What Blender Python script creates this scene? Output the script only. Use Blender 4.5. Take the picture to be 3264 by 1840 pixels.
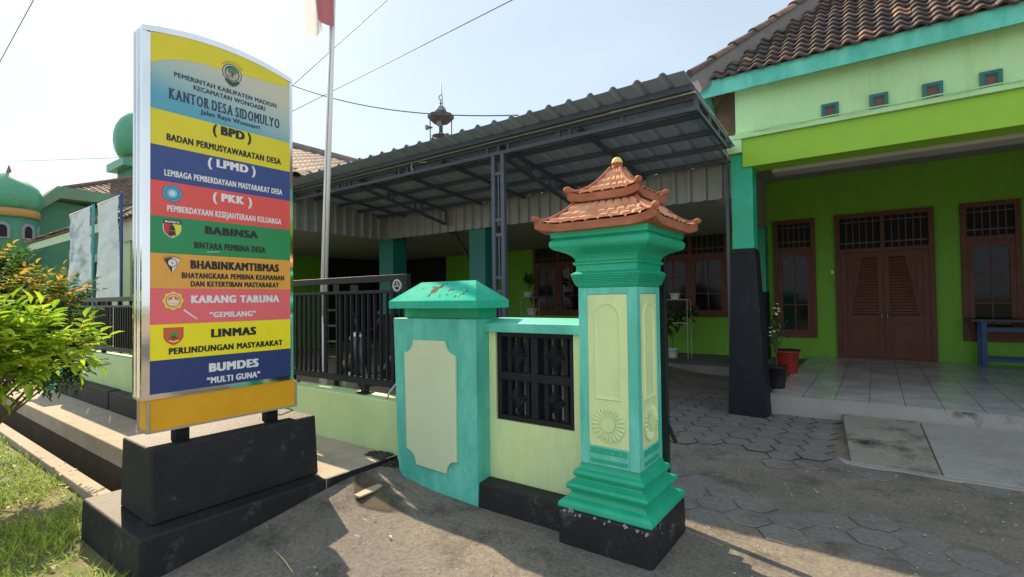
import bpy, bmesh, math, random
from mathutils import Vector, Matrix, noise
random.seed(7)
R = math.radians
S = bpy.context.scene
for o in list(bpy.data.objects): bpy.data.objects.remove(o)

# ------------------------------------------------------------------ camera
cd = bpy.data.cameras.new('camera'); cam = bpy.data.objects.new('camera', cd)
S.collection.objects.link(cam); S.camera = cam
cd.lens = 17.629; cd.sensor_width = 36; cd.clip_end = 2000; cd.clip_start = .05
yaw, pitch, roll = R(36.01209), R(1.22303), R(-0.74367)
fw = Vector((-math.sin(yaw)*math.cos(pitch), math.cos(yaw)*math.cos(pitch), math.sin(pitch)))
rt = Vector((math.cos(yaw), math.sin(yaw), 0)); up = rt.cross(fw)
r2 = math.cos(roll)*rt + math.sin(roll)*up; u2 = -math.sin(roll)*rt + math.cos(roll)*up
cam.matrix_world = Matrix(((r2.x, u2.x, -fw.x, 0), (r2.y, u2.y, -fw.y, 0), (r2.z, u2.z, -fw.z, 1.5), (0, 0, 0, 1)))

# ------------------------------------------------------------------ sky, sun, exposure
SUN_EL = R(39.4); SUN_AZ = math.atan2(-1.0, .30)        # direction to the sun, measured from +Y towards +X
W = bpy.data.worlds.new('World'); S.world = W; W.use_nodes = True
nt = W.node_tree; nt.nodes.clear()
out = nt.nodes.new('ShaderNodeOutputWorld'); bg = nt.nodes.new('ShaderNodeBackground')
sky = nt.nodes.new('ShaderNodeTexSky'); sky.sky_type = 'NISHITA'; sky.sun_disc = False
sky.sun_elevation = SUN_EL; sky.sun_rotation = SUN_AZ
sky.air_density = 1.0; sky.dust_density = .6; sky.ozone_density = 1.0
tc = nt.nodes.new('ShaderNodeTexCoord'); mp = nt.nodes.new('ShaderNodeMapping'); mp.inputs['Scale'].default_value = (1, 1, 2.6)
nz = nt.nodes.new('ShaderNodeTexNoise'); nz.inputs['Scale'].default_value = 1.7; nz.inputs['Detail'].default_value = 7; nz.inputs['Roughness'].default_value = .55
cr = nt.nodes.new('ShaderNodeValToRGB'); cr.color_ramp.elements[0].position = .40; cr.color_ramp.elements[1].position = .80; cr.color_ramp.elements[0].color = (.5, .5, .5, 1)
cr.color_ramp.elements[1].color = (.74, .74, .74, 1)
mx = nt.nodes.new('ShaderNodeMix'); mx.data_type = 'RGBA'
mx.inputs[7].default_value = (5.0, 5.7, 6.05, 1)
nt.links.new(tc.outputs['Generated'], mp.inputs[0]); nt.links.new(mp.outputs[0], nz.inputs['Vector']); nt.links.new(nz.outputs['Fac'], cr.inputs[0])
# added cloud bank, out of view opposite the sun, brightens the shaded sides
dp = nt.nodes.new('ShaderNodeVectorMath'); dp.operation = 'DOT_PRODUCT'; dp.inputs[1].default_value = (.62, -.75, .22)
nt.links.new(tc.outputs['Generated'], dp.inputs[0])
m1 = nt.nodes.new('ShaderNodeMapRange'); m1.inputs[1].default_value = -.25; m1.inputs[2].default_value = .45; nt.links.new(dp.outputs['Value'], m1.inputs[0])
m2 = nt.nodes.new('ShaderNodeMapRange'); m2.inputs[1].default_value = .30; m2.inputs[2].default_value = .52; nt.links.new(nz.outputs['Fac'], m2.inputs[0])
m3 = nt.nodes.new('ShaderNodeMath'); m3.operation = 'MULTIPLY'; nt.links.new(m1.outputs[0], m3.inputs[0]); nt.links.new(m2.outputs[0], m3.inputs[1])
mx2 = nt.nodes.new('ShaderNodeMix'); mx2.data_type = 'RGBA'; mx2.inputs[7].default_value = (5.6, 6.2, 6.8, 1)
nt.links.new(m3.outputs[0], mx2.inputs[0]); nt.links.new(mx.outputs[2], mx2.inputs[6])
nt.links.new(cr.outputs[0], mx.inputs[0]); nt.links.new(sky.outputs[0], mx.inputs[6]); nt.links.new(mx2.outputs[2], bg.inputs[0])
bg.inputs[1].default_value = .090
nt.links.new(bg.outputs[0], out.inputs[0])
sl = bpy.data.lights.new('sun', 'SUN'); sl.energy = 4.9; sl.angle = R(.55); sl.color = (1, .80, .56)
so = bpy.data.objects.new('sun', sl); S.collection.objects.link(so)
sd = Vector((math.sin(SUN_AZ)*math.cos(SUN_EL), math.cos(SUN_AZ)*math.cos(SUN_EL), math.sin(SUN_EL)))
so.rotation_euler = sd.to_track_quat('Z', 'Y').to_euler(); so.location = (-20, 5, 15)
S.view_settings.view_transform = 'Standard'; S.view_settings.look = 'None'
S.view_settings.exposure = .95; S.view_settings.gamma = 1
S.render.engine = 'CYCLES'; S.cycles.max_bounces = 8

# ------------------------------------------------------------------ helpers
COL = S.collection
ORG = {}
class MB:
    def __init__(s): s.v = []; s.f = []; s.m = []; s.sm = []
    def face(s, idx, m=0, sm=False): s.f.append(idx); s.m.append(m); s.sm.append(sm)
    def quad(s, a, b, c, d, m=0):
        n = len(s.v); s.v += [tuple(a), tuple(b), tuple(c), tuple(d)]; s.face((n, n+1, n+2, n+3), m); return s
    def tri(s, a, b, c, m=0):
        n = len(s.v); s.v += [tuple(a), tuple(b), tuple(c)]; s.face((n, n+1, n+2), m); return s
    def hexa(s, p, m=0):          # 8 corners: bottom loop ccw, top loop ccw
        n = len(s.v); s.v += [tuple(q) for q in p]
        for q in ((0, 3, 2, 1), (4, 5, 6, 7), (0, 1, 5, 4), (1, 2, 6, 5), (2, 3, 7, 6), (3, 0, 4, 7)): s.face(tuple(n+k for k in q), m)
        return s
    def box(s, x0, x1, y0, y1, z0, z1, m=0):
        return s.hexa([(x0, y0, z0), (x1, y0, z0), (x1, y1, z0), (x0, y1, z0), (x0, y0, z1), (x1, y0, z1), (x1, y1, z1), (x0, y1, z1)], m)
    def bar(s, p, q, w, h=None, m=0):
        h = h or w; p, q = Vector(p), Vector(q); d = (q-p).normalized()
        u = Vector((0, 0, 1)) if abs(d.z) < .9 else Vector((0, 1, 0))
        a = d.cross(u).normalized()*w/2; b = a.cross(d).normalized()*h/2
        return s.hexa([p-a-b, p+a-b, q+a-b, q-a-b, p-a+b, p+a+b, q+a+b, q-a+b], m)
    def tube(s, pts, r, n=8, m=0, cap=True):
        pts = [Vector(p) for p in pts]; k = len(pts); rr = r if isinstance(r, (list, tuple)) else [r]*k
        base = len(s.v); pu = None
        for i, p in enumerate(pts):
            d = (pts[min(i+1, k-1)]-pts[max(i-1, 0)]).normalized()
            if pu is None: pu = d.orthogonal().normalized()
            pu = (pu-d*pu.dot(d)).normalized(); w = d.cross(pu)
            for j in range(n):
                a = 2*math.pi*j/n; s.v.append(tuple(p+(pu*math.cos(a)+w*math.sin(a))*rr[i]))
        for i in range(k-1):
            for j in range(n):
                a = base+i*n+j; b = base+i*n+(j+1) % n; s.face((a, b, b+n, a+n), m, n > 5)
        if cap:
            s.face(tuple(base+j for j in reversed(range(n))), m); s.face(tuple(base+(k-1)*n+j for j in range(n)), m)
        return s
    def lathe(s, prof, c, n=24, m=0, axis='Z', sm=True):
        base = len(s.v); c = Vector(c)
        for r, z in prof:
            for j in range(n):
                a = 2*math.pi*j/n; x, y = r*math.cos(a), r*math.sin(a)
                p = {'Z': (x, y, z), 'Y': (x, z, y), 'X': (z, x, y)}[axis]; s.v.append(tuple(c+Vector(p)))
        for i in range(len(prof)-1):
            for j in range(n):
                a = base+i*n+j; b = base+i*n+(j+1) % n; s.face((a, b, b+n, a+n), m, sm)
        s.face(tuple(base+j for j in reversed(range(n))), m); s.face(tuple(base+(len(prof)-1)*n+j for j in range(n)), m)
        return s
    def sqlathe(s, prof, c, m=0):  # square profile rings (w, z)
        base = len(s.v); cx, cy = c
        for w, z in prof: s.v += [(cx-w, cy-w, z), (cx+w, cy-w, z), (cx+w, cy+w, z), (cx-w, cy+w, z)]
        for i in range(len(prof)-1):
            for j in range(4):
                a = base+i*4+j; b = base+i*4+(j+1) % 4; s.face((a, b, b+4, a+4), m)
        s.face(tuple(base+j for j in (3, 2, 1, 0)), m); k = base+(len(prof)-1)*4; s.face((k, k+1, k+2, k+3), m)
        return s
    def prism(s, poly, fn, d, m=0):  # poly 2D, fn(u,v,t)->3D, thickness t in d
        n = len(poly); base = len(s.v)
        for t in d: s.v += [tuple(fn(u, v, t)) for u, v in poly]
        s.face(tuple(base+j for j in reversed(range(n))), m); s.face(tuple(base+n+j for j in range(n)), m)
        for j in range(n): s.face((base+j, base+(j+1) % n, base+n+(j+1) % n, base+n+j), m)
        return s
    def grid(s, fn, nu, nv, m=0, sm=True):
        base = len(s.v)
        for i in range(nu+1):
            for j in range(nv+1): s.v.append(tuple(fn(i/nu, j/nv)))
        for i in range(nu):
            for j in range(nv):
                a = base+i*(nv+1)+j; s.face((a, a+nv+1, a+nv+2, a+1), m, sm)
        return s
    def build(s, name, mats, parent=None, loc=None, bevel=0, smooth=False, recalc=True, solid=0):
        if parent is not None: org = ORG[parent]
        else: org = Vector(loc) if loc is not None else Vector((0, 0, 0))
        me = bpy.data.meshes.new(name)
        me.from_pydata([(a-org.x, b-org.y, c-org.z) for a, b, c in s.v], [], s.f)
        if not isinstance(mats, (list, tuple)): mats = [mats]
        for q in mats: me.materials.append(q)
        me.polygons.foreach_set('material_index', s.m)
        me.polygons.foreach_set('use_smooth', [bool(x or smooth) for x in s.sm])
        if recalc:
            bm = bmesh.new(); bm.from_mesh(me); bmesh.ops.recalc_face_normals(bm, faces=bm.faces); bm.to_mesh(me); bm.free()
        me.update()
        o = bpy.data.objects.new(name, me); COL.objects.link(o); ORG[o] = org
        if parent is not None: o.parent = parent
        else: o.location = org
        if bevel:
            b = o.modifiers.new('bevel', 'BEVEL'); b.width = bevel; b.segments = 2; b.limit_method = 'ANGLE'; b.angle_limit = R(40)
        if solid:
            b = o.modifiers.new('solid', 'SOLIDIFY'); b.thickness = solid; b.offset = 0
        return o

def thing(name, label, cat, loc, group=None):
    o = bpy.data.objects.new(name, None); COL.objects.link(o); o.location = loc; ORG[o] = Vector(loc)
    o.empty_display_size = .1
    return tag(o, label, cat, group)
def tag(o, label=None, cat=None, group=None, kind=None):
    if label: o['label'] = label
    if cat: o['category'] = cat
    if group: o['group'] = group
    if kind: o['kind'] = kind
    return o
def BOX(*a): return MB().box(*a)
def copy_tree(o, delta, name=None):
    def rec(q, par):
        c = q.copy(); COL.objects.link(c)
        if par is not None: c.parent = par
        ORG[c] = ORG[q]
        for ch in list(q.children): rec(ch, c)
        return c
    c = rec(o, None); c.location = o.location+Vector(delta); ORG[c] = ORG[o]+Vector(delta)
    return c

# ------------------------------------------------------------------ materials
def mat(name, col, rough=.6, var=.12, scale=5, bump=.12, bscale=90, metal=0, spec=.5, col2=None, c2lo=.52, c2hi=.68, c2scale=3, c2map=(1, 1, 1), trans=0, coat=0):
    m = bpy.data.materials.new(name); m.use_nodes = True; t = m.node_tree; N = t.nodes; L = t.links
    p = N['Principled BSDF']; p.inputs['Roughness'].default_value = rough; p.inputs['Metallic'].default_value = metal
    p.inputs['Specular IOR Level'].default_value = spec
    if coat: p.inputs['Coat Weight'].default_value = coat; p.inputs['Coat Roughness'].default_value = .15
    tcn = N.new('ShaderNodeTexCoord'); geo = N.new('ShaderNodeNewGeometry')
    n1 = N.new('ShaderNodeTexNoise'); n1.inputs['Scale'].default_value = scale; n1.inputs['Detail'].default_value = 8; n1.inputs['Roughness'].default_value = .65
    L.new(tcn.outputs['Object'], n1.inputs['Vector'])
    mr = N.new('ShaderNodeMapRange'); mr.inputs[1].default_value = .25; mr.inputs[2].default_value = .75; mr.inputs[3].default_value = 1-var; mr.inputs[4].default_value = 1+var
    L.new(n1.outputs['Fac'], mr.inputs[0])
    base = N.new('ShaderNodeVectorMath'); base.operation = 'SCALE'
    last = None
    if col2 is not None:
        mpn = N.new('ShaderNodeMapping'); mpn.inputs['Scale'].default_value = c2map; L.new(tcn.outputs['Object'], mpn.inputs[0])
        n2 = N.new('ShaderNodeTexNoise'); n2.inputs['Scale'].default_value = c2scale; n2.inputs['Detail'].default_value = 9; n2.inputs['Roughness'].default_value = .7
        L.new(mpn.outputs[0], n2.inputs['Vector'])
        rp = N.new('ShaderNodeMapRange'); rp.inputs[1].default_value = c2lo; rp.inputs[2].default_value = c2hi; L.new(n2.outputs['Fac'], rp.inputs[0])
        mi = N.new('ShaderNodeMix'); mi.data_type = 'RGBA'; mi.inputs[6].default_value = (*col, 1); mi.inputs[7].default_value = (*col2, 1); L.new(rp.outputs[0], mi.inputs[0])
        L.new(mi.outputs[2], base.inputs[0])
    else: base.inputs[0].default_value = col
    L.new(mr.outputs[0], base.inputs['Scale'])
    L.new(base.outputs[0], p.inputs['Base Color'])
    if bump:
        n3 = N.new('ShaderNodeTexNoise'); n3.inputs['Scale'].default_value = bscale; n3.inputs['Detail'].default_value = 5; L.new(tcn.outputs['Object'], n3.inputs['Vector'])
        bp = N.new('ShaderNodeBump'); bp.inputs['Strength'].default_value = bump; bp.inputs['Distance'].default_value = .01
        ad = N.new('ShaderNodeMath'); ad.operation = 'ADD'; L.new(n3.outputs['Fac'], ad.inputs[0]); L.new(n1.outputs['Fac'], ad.inputs[1])
        L.new(ad.outputs[0], bp.inputs['Height']); L.new(bp.outputs[0], p.inputs['Normal'])
    m['p'] = 1
    return m

def ground_mat(name, c0, c1, c2, scuff, rough=.86, grain=.45):
    m = bpy.data.materials.new(name); m.use_nodes = True; N = m.node_tree.nodes; L = m.node_tree.links
    p = N['Principled BSDF']; p.inputs['Roughness'].default_value = rough; p.inputs['Specular IOR Level'].default_value = .3
    tcn = N.new('ShaderNodeTexCoord')
    def noi(sc_, det, mapv=None, rgh=.65):
        n = N.new('ShaderNodeTexNoise'); n.inputs['Scale'].default_value = sc_; n.inputs['Detail'].default_value = det; n.inputs['Roughness'].default_value = rgh
        if mapv:
            q = N.new('ShaderNodeMapping'); q.inputs['Scale'].default_value = mapv; q.inputs['Rotation'].default_value = (0, 0, .5); L.new(tcn.outputs['Object'], q.inputs[0]); L.new(q.outputs[0], n.inputs['Vector'])
        else: L.new(tcn.outputs['Object'], n.inputs['Vector'])
        return n
    def rng(n, a, b, o0=0, o1=1):
        r = N.new('ShaderNodeMapRange'); r.inputs[1].default_value = a; r.inputs[2].default_value = b; r.inputs[3].default_value = o0; r.inputs[4].default_value = o1; L.new(n.outputs[0], r.inputs[0]); return r
    def mixc(f, a, b):
        x = N.new('ShaderNodeMix'); x.data_type = 'RGBA'; L.new(f.outputs[0], x.inputs[0])
        for i, v in ((6, a), (7, b)):
            if isinstance(v, tuple): x.inputs[i].default_value = (*v, 1)
            else: L.new(v.outputs[2], x.inputs[i])
        return x
    a = mixc(rng(noi(.9, 6), .38, .62), c0, c1)
    b = mixc(rng(noi(2.6, 9, None, .75), .50, .68), a, c2)
    c = mixc(rng(noi(3.2, 8, (1, 4.5, 1), .7), .635, .72, 0, .85), b, scuff)
    g = rng(noi(38, 6, None, .8), .3, .7, 1-grain, 1+grain)
    sc = N.new('ShaderNodeVectorMath'); sc.operation = 'SCALE'; L.new(c.outputs[2], sc.inputs[0]); L.new(g.outputs[0], sc.inputs['Scale']); L.new(sc.outputs[0], p.inputs['Base Color'])
    h = N.new('ShaderNodeMath'); h.operation = 'ADD'; n1 = noi(9, 9, (1, 2.2, 1), .75); n2 = noi(70, 4); L.new(n1.outputs[0], h.inputs[0])
    h2 = N.new('ShaderNodeMath'); h2.operation = 'MULTIPLY'; h2.inputs[1].default_value = .35; L.new(n2.outputs[0], h2.inputs[0]); L.new(h2.outputs[0], h.inputs[1])
    bp = N.new('ShaderNodeBump'); bp.inputs['Strength'].default_value = .9; bp.inputs['Distance'].default_value = .025; L.new(h.outputs[0], bp.inputs['Height']); L.new(bp.outputs[0], p.inputs['Normal'])
    return m
TEAL = (.07, .46, .36); TEAL_L = (.05, .45, .30)
M_teal = mat('teal paint', TEAL, .55, .16, 3.5, .25, 35, col2=(.15, .60, .50), c2lo=.40, c2hi=.66, c2scale=2.4, c2map=(2.0, 2.0, .6))
M_tealp = mat('teal paint plain', (.008, .36, .20), .38, .07, 4, .08, 50, col2=(.02, .43, .27), c2lo=.45, c2hi=.7)
M_tealcap = mat('faded teal paint', (.030, .42, .30), .95, .12, 4, .2, 60, spec=.08, col2=(.12, .50, .38), c2lo=.45, c2hi=.7, c2scale=3)
M_teal_shade = mat('shaded teal paint', (.008, .16, .135), .5, .1, 4)  # darker copy of the teal: veranda shade put into the column colour
M_cream = mat('pale green paint', (.61, .76, .37), .6, .07, 3, .2, 40, col2=(.50, .64, .38), c2lo=.42, c2hi=.72, c2scale=2.2, c2map=(2.2, 2.2, .55))
M_plaque = mat('grey green plaque', (.56, .68, .46), .5, .05, 3, .08, 80)
M_lime = mat('lime paint', (.25, .50, .028), .55, .06, 3, .08, 70)
M_limew = mat('lime wall paint', (.17, .43, .025), .6, .10, 2, .15, 40, col2=(.13, .33, .03), c2lo=.5, c2hi=.75, c2scale=1.6, c2map=(1.6, 1.6, .5))
M_pale = mat('pale lime paint', (.42, .70, .36), .6, .08, 2, .15, 40, col2=(.36, .58, .27), c2lo=.5, c2hi=.75, c2scale=1.8, c2map=(2.5, 2.5, .5))
M_fence_wall = mat('mint wall paint', (.50, .68, .33), .7, .10, 2.5, .2, 50, col2=(.28, .40, .16), c2lo=.62, c2hi=.8, c2scale=3.5)
M_black = mat('black paint', (.013, .014, .020), .55, .25, 6, .2, 50, spec=.22, col2=(.035, .036, .040), c2lo=.55, c2hi=.8, c2scale=4)
M_blackp = mat('weathered black concrete', (.018, .018, .021), .6, .3, 4, .4, 40, spec=.3, col2=(.12, .115, .11), c2lo=.57, c2hi=.80, c2scale=6)
M_iron = mat('black iron', (.016, .017, .021), .42, .2, 8, .05, 120, spec=.25)
M_steel = mat('dark grey steel', (.065, .080, .115), .4, .15, 6, .04, 100)
M_sheet = mat('grey roofing sheet', (.33, .40, .52), .5, .12, 2, .03, 60, metal=.1)
M_valance = mat('galvanised sheet', (.31, .315, .31), .45, .14, 2, .03, 60, metal=.3, col2=(.22, .22, .21), c2lo=.5, c2hi=.8)
M_chrome = mat('polished steel', (.78, .78, .77), .07, .05, 3, .02, 14, metal=1)
M_alu = mat('dull aluminium', (.45, .46, .44), .4, .1, 8, .05, 80, metal=.7)
M_yellowbox = mat('amber acrylic', (.72, .36, .012), .3, .06, 6, .02, 50)
M_conc = mat('concrete', (.235, .19, .145), .85, .2, 3.5, .5, 45, col2=(.13, .108, .09), c2lo=.5, c2hi=.8, c2scale=1.6)
M_walk = mat('walkway concrete', (.37, .32, .25), .88, .16, 5, .5, 40, spec=.2, col2=(.26, .225, .18), c2lo=.55, c2hi=.8)
M_ramp = mat('ramp concrete', (.33, .32, .30), .8, .12, 3, .25, 45, col2=(.045, .042, .040), c2lo=.60, c2hi=.70, c2scale=1.3)
M_hex = ground_mat('paving block', (.235, .225, .212), (.195, .19, .182), (.14, .134, .125), (.32, .315, .30), .86, .3)
M_joint = mat('damp joint soil', (.055, .05, .042), .95, .4, 20, .5, 30)
M_drain = mat('drain wall', (.06, .055, .045), .9, .3, 4, .4, 30)
M_soil = mat('soil', (.14, .12, .06), .95, .3, 3, .4, 40, col2=(.10, .14, .035), c2lo=.42, c2hi=.6, c2scale=4)
M_wood = mat('dark red wood', (.150, .052, .034), .5, .25, 5, .06, 60, spec=.3, col2=(.105, .034, .023), c2lo=.45, c2hi=.7, c2scale=4, c2map=(9, 9, .8))
M_louv = mat('varnished louvre wood', (.17, .058, .042), .3, .25, 5, .04, 60, spec=.6)
M_glass = mat('dark window glass', (.006, .007, .010), .06, .2, 2, .015, 6, spec=.22)
M_terra = mat('terracotta', (.30, .105, .058), .75, .15, 9, .15, 60, spec=.25, col2=(.38, .16, .09), c2lo=.45, c2hi=.7, c2scale=6)
M_terra_lit = mat('sunlit terracotta tiles', (.52, .25, .145), .8, .18, 14, .15, 60, spec=.15, col2=(.62, .36, .23), c2lo=.4, c2hi=.65, c2scale=9)  # sunlight painted into paler tile faces; trim keeps a darker, shaded terracotta
M_gold = mat('yellow paint tip', (.75, .60, .16), .5, .1, 9)
M_ceil = mat('ceiling board', (.34, .33, .31), .8, .06, 2)
M_white = mat('white paint', (.78, .78, .76), .45, .06, 6, .05)
M_red = mat('red plastic', (.38, .035, .024), .4, .06, 6)
M_blue = mat('blue paint', (.012, .065, .18), .5, .15, 6)
M_bwall = mat('pale mint wall', (.50, .66, .46), .7, .08, 2, .1)
M_dome = mat('green dome paint', (.07, .30, .17), .35, .10, 2, .05, col2=(.13, .36, .25), c2lo=.5, c2hi=.8)
M_mosq = mat('mosque green paint', (.05, .20, .12), .6, .15, 2)
M_mosgold = mat('ochre band', (.42, .24, .07), .5, .15, 3)
M_stand = mat('chalky white rod', (.42, .42, .41), .6)
M_dark = mat('dark interior', (.012, .012, .016), .9, .1, 3, 0)
M_batten = mat('brown battens', (.17, .11, .07), .8, .3, 6)
M_cable = mat('grey cable', (.07, .09, .13), .6, .1, 3, 0)
M_pipe = mat('cream conduit', (.50, .48, .40), .5, .1, 8, 0)
M_rubber = mat('black rubber', (.012, .012, .012), .7, .2, 8)
M_bark = mat('bark', (.11, .075, .045), .9, .3, 12, .4)
M_moss = mat('dark mud', (.045, .04, .033), .95, .4, 14, .8, 25)

def tile_mat(name, cols, sx, sy, sz):
    m = bpy.data.materials.new(name); m.use_nodes = True; N = m.node_tree.nodes; L = m.node_tree.links
    p = N['Principled BSDF']; p.inputs['Roughness'].default_value = .75
    at = N.new('ShaderNodeAttribute'); at.attribute_name = 'tint'
    rp = N.new('ShaderNodeValToRGB'); e = rp.color_ramp.elements
    e[0].position = 0; e[0].color = (*cols[0], 1); e[1].position = 1; e[1].color = (*cols[-1], 1)
    for k in range(1, len(cols)-1):
        q = e.new(k/(len(cols)-1)); q.color = (*cols[k], 1)
    L.new(at.outputs['Fac'], rp.inputs[0])
    tcn = N.new('ShaderNodeTexCoord'); n1 = N.new('ShaderNodeTexNoise'); n1.inputs['Scale'].default_value = 14; n1.inputs['Detail'].default_value = 8
    L.new(tcn.outputs['Object'], n1.inputs['Vector'])
    mr = N.new('ShaderNodeMapRange'); mr.inputs[1].default_value = .3; mr.inputs[2].default_value = .7; mr.inputs[3].default_value = .55; mr.inputs[4].default_value = 1.35; L.new(n1.outputs['Fac'], mr.inputs[0])
    sc = N.new('ShaderNodeVectorMath'); sc.operation = 'SCALE'; L.new(rp.outputs[0], sc.inputs[0]); L.new(mr.outputs[0], sc.inputs['Scale']); L.new(sc.outputs[0], p.inputs['Base Color'])
    return m
M_tile = tile_mat('clay roof tiles', [(.045, .036, .038), (.068, .050, .048), (.105, .068, .057), (.34, .18, .12)], 1, 1, 1)
M_tilew = tile_mat('sun bleached roof tiles', [(.085, .055, .05), (.13, .085, .07), (.21, .14, .11)], 1, 1, 1)

def leaf_mat(name, c1, c2, c3, trans=.45):
    m = bpy.data.materials.new(name); m.use_nodes = True; N = m.node_tree.nodes; L = m.node_tree.links
    p = N['Principled BSDF']; p.inputs['Roughness'].default_value = .45
    at = N.new('ShaderNodeAttribute'); at.attribute_name = 'tint'
    rp = N.new('ShaderNodeValToRGB'); e = rp.color_ramp.elements; e[0].color = (*c1, 1); e[1].color = (*c3, 1); q = e.new(.6); q.color = (*c2, 1)
    L.new(at.outputs['Fac'], rp.inputs[0]); L.new(rp.outputs[0], p.inputs['Base Color'])
    tr = N.new('ShaderNodeBsdfTranslucent'); L.new(rp.outputs[0], tr.inputs[0])
    ms = N.new('ShaderNodeMixShader'); ms.inputs[0].default_value = trans; L.new(p.outputs[0], ms.inputs[1]); L.new(tr.outputs[0], ms.inputs[2])
    L.new(ms.outputs[0], N['Material Output'].inputs[0]); return m
M_leafd = leaf_mat('dark shrub leaf', (.022, .075, .016), (.09, .20, .03), (.75, .42, .06))
M_leafl = leaf_mat('bright shrub leaf', (.17, .34, .02), (.46, .60, .05), (.72, .74, .20), .5)
M_grass = leaf_mat('grass blade', (.15, .30, .03), (.40, .55, .06), (.62, .60, .22), .45)
M_potleaf = leaf_mat('pot plant leaf', (.025, .06, .02), (.06, .12, .035), (.13, .19, .06), .3)
M_frond = M_potleaf

def tint(o, vals):    # per-face tint
    a = o.data.attributes.new('tint', 'FLOAT', 'FACE'); a.data.foreach_set('value', vals)

# ------------------------------------------------------------------ ground
def gz(x, y):
    z = 0.0
    if y < 2.7: z -= .055*(2.7-y)*max(0, min(1, (2.9-y)/1.0))
    s = max(0, min(1, (-2.35-x)/1.1)); t = max(0, min(1, (y-1.15)/1.3))
    z += .13*s*s*t
    return z
mb = MB()
def gfn(u, v):
    x = -3.4+u*14; y = .75+v*13.25
    return (x, y, gz(x, y))
mb.grid(gfn, 70, 100)
M_ground = ground_mat('worn concrete', (.238, .205, .168), (.180, .165, .148), (.085, .078, .070), (.46, .41, .35))
apron = mb.build('ground', M_ground); tag(apron, kind='structure')
mb = MB(); mb.quad((-300, -300, -.95), (300, -300, -.95), (300, 300, -.95), (-300, 300, -.95))
tag(mb.build('terrain', M_soil), kind='structure')
mb = MB(); mb.box(-60, -3.401, 2.96, 40, -.6, .06)
tag(mb.build('yard_ground', M_conc), kind='structure')
mb = MB(); mb.box(-60, -3.402, 1.64, 2.955, -.02, .160)
wk = mb.build('walkway', [M_walk], bevel=.012); tag(wk, kind='structure')
mb = MB(); mb.box(-60, -3.404, 1.70, 2.94, -.9, -.021)
tag(mb.build('drain_wall', M_drain), kind='structure')
tag(BOX(-3.4018, -3.396, 2.262, 2.954, -.02, .157).build('walkway_edge', M_blackp), kind='structure')
mb = MB()
def cf(u, v): 
    x = -60+u*55.55; return (x, 1.30+.12*v+.015*noise.noise((x*1.3, 5, 0)), -.03)
mb.box(-60, -4.47, 1.29, 1.41, -.9, -.03)
tag(mb.build('curb', M_walk, bevel=.01), kind='structure')
mb = MB(); mb.box(-60, -3.4, 1.41, 1.70, -.9, -.62); tag(mb.build('drain_bed', M_drain), kind='structure')
mb = MB()
mb.grid(lambda u, v: (-60+u*56.6, -20+v*21.29, -.10-.06*(1-v)+.03*noise.noise((u*120, v*24, 0))), 120, 40)
tag(mb.build('verge', M_soil), kind='structure')
mb = MB(); mb.box(-3.4, 60, -14, .7495, -.5, gz(0, .75)-.004); tag(mb.build('road', mat('pale bounce road', (.46, .42, .36), .85, .1, 2, .2)), kind='structure')  # unseen road surface, made pale to bounce sunlight onto the shaded walls
mb = MB(); mb.box(10.601, 60, .7496, 40, -.5, -.05); tag(mb.build('yard_ground', M_conc), kind='structure')

# hexagonal yard paving, partly drowned in cement
mb = MB(); hr = .155
for i in range(-14, 26):
    for j in range(0, 18):
        cx = -3.3+i*hr*1.5*1.0; cy = 3.55+j*hr*1.732+(hr*.866 if i % 2 else 0)
        if cx > -.34 and cy > 5.35: continue
        if cx < -5 or cx > 3.5 or cy > 7.2+3*(cx < -1.6): continue
        k = noise.noise((cx*.55, cy*.75, 3.1))+.25*noise.noise((cx*2.1, cy*2.1, 1))+.12*(cy-5.2)
        k += .10; z = .012 if k > .08 else (-.03 if k < -.16 else .004)
        z += random.uniform(-.004, .004)
        tx, ty = random.uniform(-.02, .02), random.uniform(-.02, .02)
        n = len(mb.v); rr = hr*random.uniform(.95, .99)
        for rad, dz in ((rr*.93, 0), (rr*.955, -.004), (rr*1.02, -.011)):
            for q in range(6):
                a = q*math.pi/3; px, py = rad*math.cos(a)*random.uniform(.97, 1.02), rad*math.sin(a)
                mb.v.append((cx+px, cy+py, z+dz+tx*px+ty*py))
        mb.face(tuple(n+q for q in range(6)))
        for l in (0, 6):
            for q in range(6): mb.face((n+l+q, n+l+6+q, n+l+6+(q+1) % 6, n+l+(q+1) % 6), 1 if l else 0)
tag(mb.build('paving', [M_hex, M_joint]), kind='structure')

# ramp up to the porch
mb = MB()
M_ramp2 = ground_mat('pale ramp concrete', (.40, .40, .385), (.36, .34, .31), (.27, .26, .245), (.46, .46, .44), .8, .15)
M_ramp1 = ground_mat('mossy ramp concrete', (.37, .33, .285), (.30, .28, .25), (.035, .035, .035), (.42, .39, .35), .8, .2)
def slab(x0, x1, x0b, x1b):
    mb.hexa([(x0b, 5.42, -.05), (x1b, 5.42, -.05), (x1, 7.09, -.05), (x0, 7.09, -.05), (x0b, 5.42, .012), (x1b, 5.42, .012), (x1, 7.09, .10), (x0, 7.09, .10)])
slab(-.36, .345, -.22, .40); tag(mb.build('ramp', M_ramp1, bevel=.008), kind='structure'); mb = MB(); slab(.355, 1.22, .41, 1.12); slab(1.23, 4, 1.13, 4)
n0 = len(mb.v); pe = [(-.34, 5.55), (-.27, 5.36), (-.1, 5.33), (.15, 5.36), (.45, 5.32), (.9, 5.34), (1.4, 5.25), (4, 5.3), (4, 5.43), (-.2, 5.43)]; mb.prism(pe, lambda u, v, t: (u, v, t), (-.03, .008))
tag(mb.build('ramp', M_ramp2, bevel=.008), kind='structure')

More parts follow.
